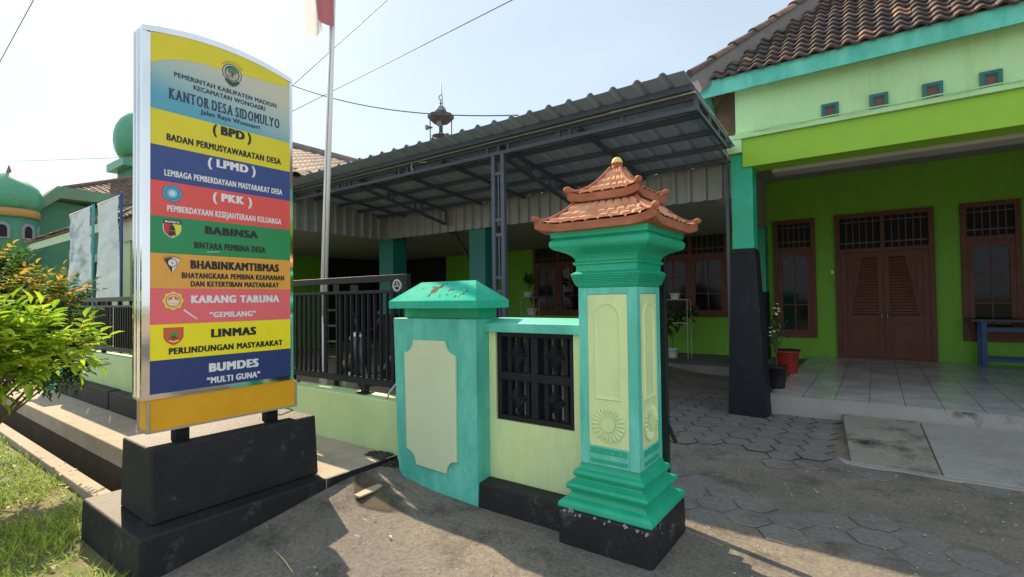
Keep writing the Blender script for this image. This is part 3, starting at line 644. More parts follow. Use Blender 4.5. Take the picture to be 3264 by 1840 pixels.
# shaft: four corner strips with recessed sides carrying the panels
sh.sqlathe([(w-.012, .4785), (w-.012, 1.565)], (PX, PY))
shaft = sh.build('shaft', M_tealp, pi)
mb = MB()
for sx_ in (-1, 1):
    for sy_ in (-1, 1):
        x0, x1 = sorted((PX+sx_*pw, PX+sx_*w)); y0, y1 = sorted((PY+sy_*pw, PY+sy_*w)); mb.box(x0, x1, y0, y1, .4786, 1.5649)
for zz0, zz1 in ((.4786, zb_), (zt_, 1.5649)):
    mb.box(PX-pw, PX+pw, PY-w, PY-w+.06, zz0, zz1); mb.box(PX+w-.06, PX+w, PY-pw, PY+pw, zz0, zz1)
mb.build('corner_strip', M_teal, shaft, bevel=.005)
def on_face(side):
    if side == 'front': return lambda u, v, t: (PX+u, PY-w+t, v)
    return lambda u, v, t: (PX+w-t, PY+u, v)
for side in ('front', 'side'):
    fn = on_face(side)
    p = MB().prism([(-pw+.001, zb_+.001), (pw-.001, zb_+.001), (pw-.001, zt_-.001), (-pw+.001, zt_-.001)], fn, (.004, .0119))
    # raised arched moulding around a sunk niche
    def arch(r, z0): return [(-r, z0)]+[(r*-math.cos(math.pi*k/14), 1.385+r*math.sin(math.pi*k/14)) for k in range(15)]+[(r, z0)]
    A1, A2, A3, A4 = arch(.088, .880), arch(.080, .888), arch(.066, .902), arch(.058, .912)
    for PA, PB, ta, tb in ((A1, A2, .0039, -.004), (A2, A3, -.004, .003), (A3, A4, .003, .0035)):
        k = len(PA)
        for i in range(k):
            j = (i+1) % k; p.quad(fn(*PA[i], ta), fn(*PA[j], ta), fn(*PB[j], tb), fn(*PB[i], tb))
    n = len(p.v); p.v += [fn(*q, .0035) for q in A4]; p.face(tuple(range(n, n+len(A4))))
    pn = p.build('panel', M_cream, pi)
    # flower
    fl = MB(); cz = .737
    P = [fn(.112*math.cos(2*math.pi*k/48), cz+.112*math.sin(2*math.pi*k/48), 0) for k in range(48)]
    fl.prism([(.109*math.cos(2*math.pi*k/48), cz+.109*math.sin(2*math.pi*k/48)) for k in range(48)], fn, (-.002, .0038))
    for k in range(22):
        a = 2*math.pi*k/22; ca, sa = math.cos(a), math.sin(a)
        L_ = [(.048, .006), (.070, .0085), (.092, .0125), (.104, .010), (.110, 0)]
        pts = [(r*ca-h*sa, r*sa+h*ca) for r, h in L_]+[(r*ca+h*sa, r*sa-h*ca) for r, h in reversed(L_[:-1])]
        n = len(fl.v); mid = [fn(ca*r, cz+sa*r, t_) for r, t_ in ((.05, -.006), (.08, -.014), (.100, -.012))]
        fl.v += [fn(u, cz+v, -.003) for u, v in pts]+mid; m0 = n+9
        for q in ((0, 1, m0), (1, 2, m0+1), (1, m0+1, m0), (2, 3, m0+2), (2, m0+2, m0+1), (3, 4, m0+2), (5, m0+2, 4), (6, m0+1, 5), (5, m0+1, m0+2), (7, m0, 6), (6, m0, m0+1), (8, m0, 7)): fl.face(tuple((n+x if x < 9 else x) for x in q))
    fl.prism([(.046*math.cos(2*math.pi*k/24), cz+.046*math.sin(2*math.pi*k/24)) for k in range(24)], fn, (-.010, .0038))
    fl.build('flower_relief', M_cream, pn, bevel=.0)
    # small leaf frieze on the base
    fz = MB()
    for k in range(5):
        u = -.1+k*.05
        fz.prism([(u+.024*math.cos(math.pi*q/8), .555+.022*math.sin(math.pi*q/8)) for q in range(9)], fn, (-.005, .001))
    fz.prism([(-.12, .575), (.12, .575), (.12, .590), (-.12, .590)], fn, (-.004, .001))
    fz.prism([(-.12, .500), (.12, .500), (.12, .522), (-.12, .522)], fn, (-.005, .001))
    fz.build('frieze', M_tealp, b0, bevel=.003)
cap = [(.188, 1.5655), (.203, 1.582)]
for k in range(6): z = 1.586+k*.0095; cap += [(.205+k*.0030, z), (.209+k*.0032, z+.003), (.209+k*.0032, z+.006), (.204+k*.0030, z+.009)]
cap += [(.226, 1.648), (.224, 1.652), (.209, 1.662), (.200, 1.668), (.200, 1.704), (.213, 1.710), (.215, 1.722), (.203, 1.730), (.203, 1.738), (.208, 1.750), (.222, 1.766), (.245, 1.781), (.275, 1.793), (.282, 1.797), (.290, 1.798), (.308, 1.806), (.320, 1.820), (.323, 1.837), (.318, 1.854), (.306, 1.866), (.300, 1.872), (.314, 1.874), (.316, 1.912)]
MB().sqlathe(cap, (PX, PY)).build('capital', M_tealp, pi, bevel=.003)
# roof tiers
def tier(name, w0, z0, w1, z1, th, curl, nrow, ncol, sag, parent):
    mb = MB()
    def prof(s):   # s 0 eave .. 1 top ; concave
        return w0+(w1-w0)*s, z0+(z1-z0)*(s-sag*math.sin(math.pi*s))
    rots = [(1, 0, 0, 1), (0, -1, 1, 0), (-1, 0, 0, -1), (0, 1, -1, 0)]
    for (a, b, c, d) in rots:
        def P(s, q, h):   # q -1..1 along the eave
            ww, z = prof(s)
            lift = curl*(max(0, abs(q)-.55)/.45)**2*(1-s)**1.5
            out = 1+.03*(max(0, abs(q)-.7)/.3)*(1-s)
            x, y = q*ww*out, -ww*out
            return (PX+a*x+b*y, PY+c*x+d*y, z+lift+h)
        # tile relief
        nu, nv = nrow*8, ncol*8
        def fn(u, v):
            q = -1+2*v; s = u
            r = math.floor(s*nrow-1e-6) if s > 0 else 0; fr_ = s*nrow-r
            ca = v*ncol+.35*r; fc = ca-math.floor(ca)
            h = .018*(1-fr_)**.8+.010*(1 if .12 < fc < .88 else 0)
            if abs(q) > .93: h = 0
            return P(s, q, h)
        mb.grid(fn, nu, nv, 1, False)
        for k in range(24):     # eave face and soffit
            q0, q1 = -1+2*k/24, -1+2*(k+1)/24
            A_, B_ = P(0, q0, .0), P(0, q1, .0); C_, D_ = (A_[0], A_[1], A_[2]-th), (B_[0], B_[1], B_[2]-th)
            mb.quad((A_[0], A_[1], A_[2]+.016), (B_[0], B_[1], B_[2]+.016), D_, C_)
            i0 = .62; mb.quad(C_, D_, (PX+(D_[0]-PX)*i0, PY+(D_[1]-PY)*i0, z0-th), (PX+(C_[0]-PX)*i0, PY+(C_[1]-PY)*i0, z0-th))
        # hip roll with a curled end
        pts, rad = [], []
        for k in range(13):
            s = k/12; p_ = P(s, 1, 0)
            e = max(0, 1-s/.22); pts.append((p_[0], p_[1], p_[2]+.010+.020*e**1.5)); rad.append(.013+.010*max(0, 1-s/.18))
        e0 = Vector(pts[0]); dd = (Vector(pts[0])-Vector((PX, PY, pts[0][2]))).normalized()
        pts = [tuple(e0+dd*.022+Vector((0, 0, .004)))]+pts; rad = [.010]+rad
        mb.tube(pts, rad, 10)
    return mb.build(name, [M_terra, M_terra_lit], parent)
tier('lower_roof_tier', .375, 1.935, .205, 2.085, .030, .030, 4, 9, .14, pi)
MB().sqlathe([(.30, 1.9125), (.345, 1.918), (.345, 1.921), (.19, 2.03), (.19, 2.096)], (PX, PY)).build('roof_core', M_terra, pi)
tier('upper_roof_tier', .228, 2.128, .030, 2.320, .030, .024, 5, 6, .20, pi)
MB().sqlathe([(.195, 2.0965), (.20, 2.10), (.195, 2.103), (.06, 2.17), (.02, 2.25)], (PX, PY)).build('roof_core', M_terra, pi)
fin = MB().lathe([(.036, 2.310), (.042, 2.322), (.040, 2.332), (.034, 2.338), (.033, 2.352), (.038, 2.356), (.036, 2.36)], (PX, PY, 0), 20).build('finial', M_terra, pi)
MB().lathe([(.034, 2.3605), (.035, 2.366), (.028, 2.385), (.016, 2.397), (.004, 2.40)], (PX, PY, 0), 20).build('finial_tip', M_gold, fin)

# black gate leaf seen edge-on behind the pillar
gl = thing('gate_post', 'slim black steel gate post with a latch lever behind the ornate pillar', 'gate post', (-1.16, 3.34, 0))
BOX(-1.195, -1.15, 3.33, 3.375, 0, 1.78).build('post', M_iron, gl, bevel=.004)
MB().bar((-1.15, 3.35, .64), (-1.10, 3.345, .53), .028, .02).build('latch_lever', M_iron, gl, bevel=.006)

# ------------------------------------------------------------------ front fences
fw_ = thing('fence_wall', 'low mint green fence wall with chalky top beside the teal gate pier', 'wall', (-5.0, 3.03, 0))
mb = MB(); mb.hexa([(-6.4, 2.95, 0), (-3.2, 2.95, 0), (-3.2, 3.12, 0), (-6.4, 3.12, 0), (-6.4, 2.95, .618), (-3.2, 2.95, .618), (-3.2, 3.12, .632), (-6.4, 3.12, .632)])
mb.build('wall', M_fence_wall, fw_, bevel=.01)
def fence(label, x0, x1, y, zr, zr2, zbot, mods, group=None, emblem_x=None, ztop_w=.045):
    f = thing('metal_fence', label, 'fence', ((x0+x1)/2, y, zbot))
    mb = MB(); mb.box(x0, x1, y-.025, y+.025, zr-.06, zr); mb.box(x0, x1, y-.02, y+.02, zr2-.03, zr2); mb.box(x0, x1, y-.03, y+.03, zbot, zbot+.06)
    mb.build('rail', M_iron, f, bevel=.003)
    BOX(x1-.05, x1+.001, y-.0255, y+.0255, zbot+.0605, zr-.0605).build('end_post', M_iron, f)
    BOX(x0-.001, x0+.05, y-.0255, y+.0255, zbot+.0605, zr-.0605).build('end_post', M_iron, f)
    mb = MB(); x = x0+.09
    gaps = mods
    while x < x1-.07:
        if not any(g0 < x < g1 for g0, g1 in gaps): mb.box(x-.009, x+.009, y-.014, y+.014, zbot+.06, zr2-.03)
        x += .088
    tag(mb.build('bars', M_iron, f))
    for g0, g1 in gaps:
        mb = MB()
        for g in (g0, g1): mb.box(g-.010, g+.010, y-.012, y+.012, zbot+.06, zr2-.03)
        for k in range(1, 5):
            z = zbot+.06+(zr2-.09-zbot)*k/5; mb.box(g0+.010, g1-.010, y-.008, y+.008, z-.009, z+.009)
        mb.build('ladder_panel', M_iron, f)
    return f
fe = fence('black steel fence panel with round star emblem on the mint wall by the pier', -6.35, -3.335, 3.04, 1.735, 1.60, .715, [(-4.57, -4.38), (-5.62, -5.43)])
for x in (-3.95, -5.2):
    mb = MB(); mb.box(x-.03, x+.03, 3.015, 3.065, .6371, .715); mb.box(x-.07, x+.07, 2.985, 3.095, .629, .637); mb.build('foot', M_iron, fe)
mb = MB()   # inner frame of the emblem and the emblem
mb.box(-3.56, -3.54, 3.025, 3.055, .775, 1.675); mb.box(-3.54, -3.386, 3.026, 3.054, 1.27, 1.29)
mb.build('emblem_frame', M_iron, fe)
mb = MB(); ex, ez = -3.462, 1.637
for k in range(28):
    a, b = 2*math.pi*k/28, 2*math.pi*(k+1)/28
    q = lambda r, t_, y: (ex+r*math.cos(t_), y, ez+r*math.sin(t_)*.98)
    mb.hexa([q(.042, a, 3.012), q(.056, a, 3.012), q(.056, b, 3.012), q(.042, b, 3.012), q(.042, a, 3.03), q(.056, a, 3.03), q(.056, b, 3.03), q(.042, b, 3.03)])
for a in (90, 210, 330):
    ca, sa = math.cos(R(a)), math.sin(R(a)); mb.prism([(ex+ca*.04, ez+sa*.04), (ex-sa*.008, ez+ca*.008), (ex-ca*.004, ez-sa*.004), (ex+sa*.008, ez-ca*.008)], lambda u, v, t: (u, t, v), (3.012, 3.03))
mb.build('star_emblem', mat('dull silver paint', (.42, .42, .38), .5, .2, 20), fe)
mb = MB(); mb.tube([(-3.37, 2.99, .80), (-3.42, 2.96, .77), (-3.47, 2.93, .70), (-3.50, 2.93, .64)], .008, 6); mb.tube([(-3.44, 3.0, .78), (-3.40, 2.98, .80), (-3.35, 3.0, .785), (-3.31, 2.98, .80), (-3.29, 3.0, .79)], .006, 6)
tag(mb.build('wire_tie', mat('pale plastic rope', (.45, .5, .52), .6), None, loc=(-3.42, 2.96, .74)), 'pale plastic rope tied round the fence rail by the pier', 'rope')

lw = thing('fence_wall', 'mint green fence wall on a black kerb to the left of the sign', 'wall', (-9.2, 2.35, 0))
mb = MB(); mb.box(-10.32, -6.4, 2.28, 2.45, .0, .815); mb.box(-6.55, -6.4, 2.451, 2.949, .0, .80); mb.box(-30, -11.05, 2.28, 2.45, 0, .815)
mb.build('wall', M_fence_wall, lw, bevel=.01)
mb = MB(); mb.box(-10.3, -7.905, 2.14, 2.279, .161, .405); mb.box(-7.85, -6.4, 2.14, 2.279, .161, .40); mb.box(-30, -11.05, 2.14, 2.279, .161, .40)
mb.build('plinth', M_blackp, lw, bevel=.012)
BOX(-7.904, -7.851, 2.155, 2.2785, .161, .39).build('mortar_joint', mat('grey mortar', (.19, .18, .17), .9, .3, 20, .6, 60), lw)
ff = fence('black steel fence panel standing on the mint wall left of the sign', -10.3, -6.45, 2.36, 1.60, 1.487, .865, [(-7.73, -7.60), (-8.58, -8.45), (-9.41, -9.28)])
for k in range(9):
    x = -10.0+k*.43; BOX(x-.02, x+.02, 2.345, 2.375, 1.4871, 1.5399).build('stub', M_iron, ff)
for x in (-7.5, -8.9, -10.1): BOX(x-.03, x+.03, 2.335, 2.385, .8152, .8649).build('foot', M_iron, ff)
tp = thing('gate_pier', 'teal fence pier half hidden behind the shrubs on the left', 'gate pier', (-10.7, 2.36, 0))
BOX(-11.045, -10.325, 2.20, 2.5, .0, 1.32).build('shaft', M_teal, tp, bevel=.01)
MB().hexa([(-11.12, 2.13, 1.321), (-10.25, 2.13, 1.321), (-10.25, 2.57, 1.321), (-11.12, 2.57, 1.321), (-10.95, 2.3, 1.44), (-10.42, 2.3, 1.44), (-10.42, 2.4, 1.44), (-10.95, 2.4, 1.44)]).build('cap', M_tealcap, tp)
mb = MB(); 
for k in range(60):
    a = random.random()*6.28; r = random.random()**.5*.26; x = -3.48+r*math.cos(a)*.7; y = 2.85+r*math.sin(a)*.32
    s = random.uniform(.010, .032); z = (.16 if x < -3.4 else gz(x, y))
    n = len(mb.v)
    for q in range(8): mb.v.append((x+s*((q & 1)*2-1)*random.uniform(.5, 1), y+s*((q >> 1 & 1)*2-1)*random.uniform(.5, 1), z+s*.7*((q >> 2)*1.4-.4)*random.uniform(.6, 1)))
    for q in ((0, 2, 3, 1), (4, 5, 7, 6), (0, 1, 5, 4), (2, 6, 7, 3), (0, 4, 6, 2), (1, 3, 7, 5)): mb.face(tuple(n+k2 for k2 in q))
tag(mb.build('rubble', M_moss, None, loc=(-3.5, 2.86, .1)), kind='stuff', label='heap of dark broken mortar and mud at the foot of the gate pier')

# ------------------------------------------------------------------ village office
ob = thing('village_office', 'lime green village office with tiled hip roof, tiled porch and shaded veranda', 'building', (0, 9, 0))
# floors
M_ftile = bpy.data.materials.new('floor tiles'); M_ftile.use_nodes = True; N = M_ftile.node_tree.nodes; L = M_ftile.node_tree.links
p = N['Principled BSDF']; p.inputs['Roughness'].default_value = .16
tcn = N.new('ShaderNodeTexCoord'); bk = N.new('ShaderNodeTexBrick'); bk.offset = 0; bk.inputs['Scale'].default_value = 1; bk.inputs['Brick Width'].default_value = .333; bk.inputs['Row Height'].default_value = .6; bk.inputs['Mortar Size'].default_value = .004
bk.inputs['Color1'].default_value = (.52, .53, .54, 1); bk.inputs['Color2'].default_value = (.56, .57, .575, 1); bk.inputs['Mortar'].default_value = (.17, .16, .15, 1)
mpn = N.new('ShaderNodeMapping'); mpn.inputs['Location'].default_value = (.10, .1, 0); L.new(tcn.outputs['Object'], mpn.inputs[0]); L.new(mpn.outputs[0], bk.inputs[0])
n1 = N.new('ShaderNodeTexNoise'); n1.inputs['Scale'].default_value = 2.5; n1.inputs['Detail'].default_value = 7; L.new(tcn.outputs['Object'], n1.inputs[0])
mr = N.new('ShaderNodeMapRange'); mr.inputs[1].default_value = .3; mr.inputs[2].default_value = .7; mr.inputs[3].default_value = .75; mr.inputs[4].default_value = 1.12; L.new(n1.outputs[0], mr.inputs[0])
sc = N.new('ShaderNodeVectorMath'); sc.operation = 'SCALE'; L.new(bk.outputs[0], sc.inputs[0]); L.new(mr.outputs[0], sc.inputs['Scale']); L.new(sc.outputs[0], p.inputs['Base Color'])
r3 = N.new('ShaderNodeMapRange'); r3.inputs[1].default_value = .3; r3.inputs[2].default_value = .7; r3.inputs[3].default_value = .17; r3.inputs[4].default_value = .24; L.new(n1.outputs[0], r3.inputs[0]); L.new(r3.outputs[0], p.inputs['Roughness'])
mb = MB(); mb.box(-1.12, 6, 7.10, 12.08, -.05, .249); pf = mb.build('porch_floor', M_ramp, ob)
mb = MB(); mb.box(-1.125, 6, 7.095, 12.08, .2495, .2535); mb.build('floor_tiles', M_ftile, pf)
BOX(-14.3, -1.13, 10.05, 12.08, -.05, .17).build('veranda_floor', M_hex, ob)
# walls
mb = MB(); mb.box(-14.5, 6, 12.08, 12.3, 0, 4.0); wallb = mb.build('wall', M_limew, ob)
mb = MB(); mb.box(5.0, 5.2, 6.4, 12.08, 0, 4.0); mb.build('wall', M_limew, ob)
BOX(-2.06, -1.885, 11.72, 12.079, .17, 3.0).build('pilaster', [M_tealp], ob)
BOX(-2.07, -1.875, 11.71, 12.079, .17, 1.59).build('pilaster_base', M_black, ob)
# beam, ledge, parapet
mb = MB(); mb.box(-1.33, 6, 6.8, 7.15, 3.12, 3.475); mb.build('beam', M_lime, ob, bevel=.005)
mb = MB(); mb.box(-1.40, 6, 6.76, 7.15, 3.476, 3.535); mb.build('ledge', M_pale, ob, bevel=.006)
mb = MB(); mb.box(-1.50, -1.331, 6.77, 7.15, 3.31, 3.475); mb.box(-1.50, -1.401, 6.77, 7.15, 3.476, 3.537); mb.build('beam_end', M_pale, ob, bevel=.005)
mb = MB(); mb.box(-1.405, 6, 6.82, 6.95, 3.536, 4.36); mb.build('parapet', M_pale, ob)
mb = MB(); mb.box(-2.06, -1.90, 7.36, 12.079, 2.93, 4.6); mb.build('side_wall', M_ceil, ob)
mb = MB(); mb.box(-1.90, -1.41, 7.37, 7.45, 3.0, 4.4); mb.build('side_wall', M_batten, ob)  # flat brown sheet added to stand in for the shaded roof underside
mb = MB(); mb.box(-1.05, 6, 7.151, 7.45, 3.08, 3.95); mb.build('soffit', M_ceil, ob)
BOX(-1.899, 5, 7.46, 12.079, 3.951, 4.0).build('ceiling', M_ceil, ob)
BOX(-14.3, -2.065, 7.34, 12.079, 2.93, 2.97).build('ceiling', M_ceil, ob)
mb = MB(); pts = [(-1.40+i*.15, 6.745+.012*math.sin(i*1.3), 3.543+.006*math.sin(i*2.1)) for i in range(50)]; mb.tube(pts, .008, 5)
mb.build('cable', M_pale, ob)
# air vents
for k, x in enumerate((-.385, .068, .522, .968)):
    v = MB(); z0, z1 = 3.532, 3.708; a, b = x-.084, x+.084
    v.box(a, a+.03, 6.795, 6.8195, z0, z1); v.box(b-.03, b, 6.795, 6.8195, z0, z1); v.box(a+.03, b-.03, 6.795, 6.8195, z1-.03, z1); v.box(a+.03, a+.042, 6.803, 6.8193, z0, z1-.03); v.box(b-.042, b-.03, 6.803, 6.8193, z0, z1-.03); v.box(a+.042, b-.042, 6.803, 6.8193, z1-.042, z1-.03)
    vo = v.build('air_vent', mat('dark teal trim', (.012, .13, .125), .5), ob)
    BOX(a+.042, b-.042, 6.814, 6.8192, z0, z1-.042).build('opening', mat('vent shade', (.14, .085, .08), .9), vo)
# columns
def col_(x0, x1, y0, y1, top, mid, bx0, bx1, flare):
    c = MB().box(x0, x1, y0, y1, mid, top).build('column', M_tealp if top > 3 else M_teal_shade, ob, bevel=.006)
    MB().hexa([(bx0-flare*.4, y0-.06, -.02), (bx1+flare, y0-.06, -.02), (bx1+flare, y1+.05, -.02), (bx0-flare*.4, y1+.05, -.02), (x0-.02, y0-.02, mid-.06), (x1+.02, y0-.02, mid-.06), (x1+.02, y1+.02, mid-.06), (x0-.02, y1+.02, mid-.06)]).build('column_base', M_black, c, bevel=.01)
    MB().hexa([(x0-.02, y0-.02, mid-.0595), (x1+.02, y0-.02, mid-.0595), (x1+.02, y1+.02, mid-.0595), (x0-.02, y1+.02, mid-.0595), (x0-.002, y0-.002, mid-.0005), (x1+.002, y0-.002, mid-.0005), (x1+.002, y1+.002, mid-.0005), (x0-.002, y1+.002, mid-.0005)]).build('column_base', M_black, c)
    return c
col_(-1.475, -1.225, 6.83, 7.09, 3.30, 2.10, -1.52, -1.20, .09)
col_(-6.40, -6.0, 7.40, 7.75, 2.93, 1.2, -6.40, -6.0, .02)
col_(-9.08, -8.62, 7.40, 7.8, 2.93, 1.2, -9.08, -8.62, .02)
BOX(-1.56, -1.52, 6.9, 6.95, 0, 3.2).build('steel_post', M_steel, ob)
mb = MB(); mb.bar((-6.95, 7.45, 2.84), (-6.4, 7.45, 2.80), .05); mb.bar((-6.8, 7.45, 2.82), (-6.38, 7.45, 2.2), .04); mb.build('bracket', M_iron, ob)
# doors and windows ------------------------------------------------
YW = 12.079
def transom(mb, x0, x1, z0, z1, n):
    mb.box(x0, x1, YW-.035, YW-.015, z0+.10, z0+.125); mb.box(x0, x1, YW-.035, YW-.015, z1-.09, z1-.07)
    for k in range(1, n): x = x0+(x1-x0)*k/n; mb.box(x-.008, x+.008, YW-.034, YW-.016, z0, z1)
M_bar = mat('rusty bars', (.10, .075, .06), .5, .2, 10)
def window(x0, x1, z0, z1, ncasement, ztr=2.43):
    f = MB(); t = .085; y0, y1 = YW-.06, YW
    f.box(x0, x1, y0, y1, z0, z0+t); f.box(x0, x1, y0, y1, z1-t, z1); f.box(x0, x0+t, y0, y1, z0+t, z1-t); f.box(x1-t, x1, y0, y1, z0+t, z1-t); f.box(x0+t, x1-t, y0, y1, ztr, ztr+t)
    ws = (x1-x0-2*t)/ncasement
    for k in range(1, ncasement): x = x0+t+ws*k; f.box(x-t/2, x+t/2, y0+.002, y1, z0+t, ztr); f.box(x-t/2, x+t/2, y0+.002, y1, ztr+t, z1-t)
    fr = f.build('window', M_wood, ob, bevel=.004)
    for k in range(ncasement):
        a = x0+t+ws*k+(t/2 if k else 0); b = x0+t+ws*(k+1)-(t/2 if k < ncasement-1 else 0)
        s = MB(); q = .075; zz0, zz1 = z0+t, ztr
        s.box(a, b, y0+.015, y1-.002, zz0, zz0+q); s.box(a, a+q, y0+.015, y1-.002, zz0+q, zz1); s.box(b-q, b, y0+.015, y1-.002, zz0+q, zz1)
        # arched head
        ia, ib = a+q, b-q; mid = (ia+ib)/2; hw = (ib-ia)/2
        for i in range(10):
            u0, u1 = -1+2*i/10, -1+2*(i+1)/10; h = lambda u: zz1-q-.13*max(0, abs(u)-.35)**1.6
            s.hexa([(mid+hw*u0, y0+.015, h(u0)), (mid+hw*u1, y0+.015, h(u1)), (mid+hw*u1, y1-.002, h(u1)), (mid+hw*u0, y1-.002, h(u0)), (mid+hw*u0, y0+.015, zz1), (mid+hw*u1, y0+.015, zz1), (mid+hw*u1, y1-.002, zz1), (mid+hw*u0, y1-.002, zz1)])
        s.box(mid-.012, mid+.012, y0+.025, y1-.02, zz0+q, zz1-q)
        for g in (1, 2): z = zz0+q+(zz1-zz0-2*q)*g/3; s.box(ia, ib, y0+.026, y1-.02, z-.012, z+.012)
        s.build('casement', M_wood, fr)
        BOX(ia-.005, ib+.005, y1-.018, y1-.012, zz0+q-.005, zz1-q+.005).build('pane', M_glass, fr)
        BOX(a+.001, b-.001, y1-.010, y1-.004, ztr+t, z1-t).build('transom_void', M_dark, fr)
        tb = MB(); transom(tb, a+.002, b-.002, ztr+t, z1-t, 6); tb.build('transom_bars', M_bar, fr)
    return fr
window(-1.775, -1.005, .625, 3.10, 1); w2 = window(1.245, 2.03, .65, 3.11, 1)
window(-4.4, -2.70, 1.03, 3.10, 2); window(-7.98, -6.35, 1.03, 3.10, 2)
window(3.0, 3.8, .65, 3.11, 1)
# double door
f = MB(); x0, x1, z0, z1 = -.66, .885, .254, 3.105; t = .085; y0 = YW-.07
f.box(x0, x0+t, y0, YW, z0, z1); f.box(x1-t, x1, y0, YW, z0, z1); f.box(x0+t, x1-t, y0, YW, z1-t, z1); f.box(x0+t, x1-t, y0, YW, 2.33, 2.41); xm = (x0+x1)/2; f.box(xm-.035, xm+.035, y0, YW, 2.41, z1-t)
dr = f.build('door', M_wood, ob, bevel=.004)
BOX(x0+t, x1-t, YW-.012, YW-.004, 2.41, z1-t).build('transom_void', M_dark, dr)
for a, b in ((x0+t, xm-.035), (xm+.035, x1-t)):
    tb = MB(); transom(tb, a, b, 2.41, z1-t, 6); tb.build('transom_bars', M_bar, dr)
def outer_(a, b, sgn, q): return (a+q) if sgn == 1 else (b-q)
for a, b, sgn in ((x0+t, xm-.003, 1), (xm+.003, x1-t, -1)):
    lf = MB(); ya, yb = YW-.05, YW-.012
    lf.box(a, b, ya+.022, yb, z0+.003, 2.329)
    # stiles and rails proud of the leaf
    q = .085
    lf.box(a, a+q, ya, ya+.0219, z0+.004, 2.328); lf.box(b-q, b, ya, ya+.0219, z0+.004, 2.328)
    for za, zb in ((z0+.004, .40), (.98, 1.10), (2.22, 2.328)): lf.box(a+q, b-q, ya, ya+.0219, za, zb)
    lf.box(a+q+.05, b-q-.05, ya+.004, ya+.0218, .46, .93)
    lf.box(*sorted((outer_(a, b, sgn, q)+sgn*.03, outer_(a, b, sgn, q)+sgn*.10)), ya+.004, ya+.0218, 1.16, 2.16)
    inner = (b-q) if sgn == 1 else (a+q); outer = (a+q) if sgn == 1 else (b-q)
    wtop, wbot = .30, .46; cap_ = abs(inner-outer)-.02
    wtop, wbot = min(wtop, cap_*.5), min(wbot, cap_*.88)
    # raking stile beside the louvres
    e0, e1 = inner-sgn*wbot, inner-sgn*wtop
    lf.hexa([(e0-sgn*.05, ya+.001, 1.10), (e0, ya+.001, 1.10), (e0, ya+.0118, 1.10), (e0-sgn*.05, ya+.0118, 1.10), (e1-sgn*.05, ya+.001, 2.22), (e1, ya+.001, 2.22), (e1, ya+.0118, 2.22), (e1-sgn*.05, ya+.0118, 2.22)])
    leaf = lf.build('door_leaf', M_wood, dr, bevel=.003)
# louvres as one sub-part per leaf
for a, b, sgn in ((x0+t, xm-.003, 1), (xm+.003, x1-t, -1)):
    lv = MB(); q = .085; inner = (b-q) if sgn == 1 else (a+q); outer = (a+q) if sgn == 1 else (b-q); cap_ = abs(inner-outer)-.02
    MB().prism([(inner, 1.10), (inner-sgn*min(.46, cap_*.88), 1.10), (inner-sgn*min(.30, cap_*.5), 2.22), (inner, 2.22)], lambda u_, v_, t_: (u_, t_, v_), (YW-.0335, YW-.0322)).build('louvre_gap_shade', M_dark, dr)  # dark sheet painted in as the shade between the slats
    for k in range(19):
        z = 1.12+k*.0575; u = (z-1.10)/1.12; wd = min(.46, cap_*.88)+(min(.30, cap_*.5)-min(.46, cap_*.88))*u
        xa, xb = sorted((inner, inner-sgn*wd))
        lv.hexa([(xa, YW-.052, z), (xb, YW-.052, z), (xb, YW-.040, z), (xa, YW-.040, z), (xa, YW-.0385, z+.042), (xb, YW-.0385, z+.042), (xb, YW-.036, z+.046), (xa, YW-.036, z+.046)])
    lv.build('louvres', M_louv, dr)
# veranda opening: its inner shade painted as a flat dark sheet
BOX(-13.9, -11.45, 12.05, 12.079, .17, 3.04).build('painted_opening', M_dark, ob)
# ---- hip roof with tiles
def tiles(name, O, U, V, nu, nv, tw, th, mat_, parent, cut=None, amp=.028, seg=6):
    O, U, V = Vector(O), Vector(U).normalized(), Vector(V).normalized(); Nn = U.cross(V).normalized()
    if Nn.z < 0: Nn = -Nn
    mb = MB(); tv = []
    for j in range(nv):
        for i in range(nu):
            cx, cv = (i+.5)*tw, (j+.5)*th
            if cut and not cut(cx, cv): continue
            jit = random.uniform(-.008, .008); jr = random.uniform(-.012, .012); tn = min(1, max(0, random.gauss(.35, .22)+(.5 if random.random() < .10 else 0)))
            n = len(mb.v)
            for e in range(3):
                vv = (j*th-.03, j*th+.01, (j+1)*th)[e]; lift = (.034, .032, .004)[e]
                for s in range(seg+1):
                    f = s/seg; w_ = amp*math.sin(2*math.pi*f-.6)*.8
                    mb.v.append(tuple(O+U*((i+f)*tw)+V*(vv+jit)+Nn*(lift+w_+jr*(f-.5))))
            for e in range(2):
                for s in range(seg): a = n+e*(seg+1)+s; mb.face((a, a+1, a+seg+2, a+seg+1), 0, True); tv.append(tn)
            # butt edge
            m = len(mb.v)
            for s in range(seg+1): mb.v.append(tuple(Vector(mb.v[n+s])-Nn*.026))
            for s in range(seg): mb.face((m+s, m+s+1, n+s+1, n+s)); tv.append(tn*.6)
    o = mb.build(name, mat_, parent, recalc=False); tint(o, tv); return o
ex0, ey, ez0 = -1.80, 6.645, 4.245; sl_ = .95; ang = math.atan(sl_)
V_ = (0, math.cos(ang), math.sin(ang))
rf = MB(); rt_ = 5.2    # roof body
hz_ = ez0+sl_*rt_
rf.quad((ex0, ey, ez0), (8, ey, ez0), (8, ey+rt_, hz_), (ex0+rt_, ey+rt_, hz_)); rf.quad((ex0, ey, ez0), (ex0+rt_, ey+rt_, hz_), (ex0+rt_, ey+rt_, hz_), (ex0, ey+2*rt_, ez0))
rf.v = [tuple(v) for v in rf.v]
rf = MB()
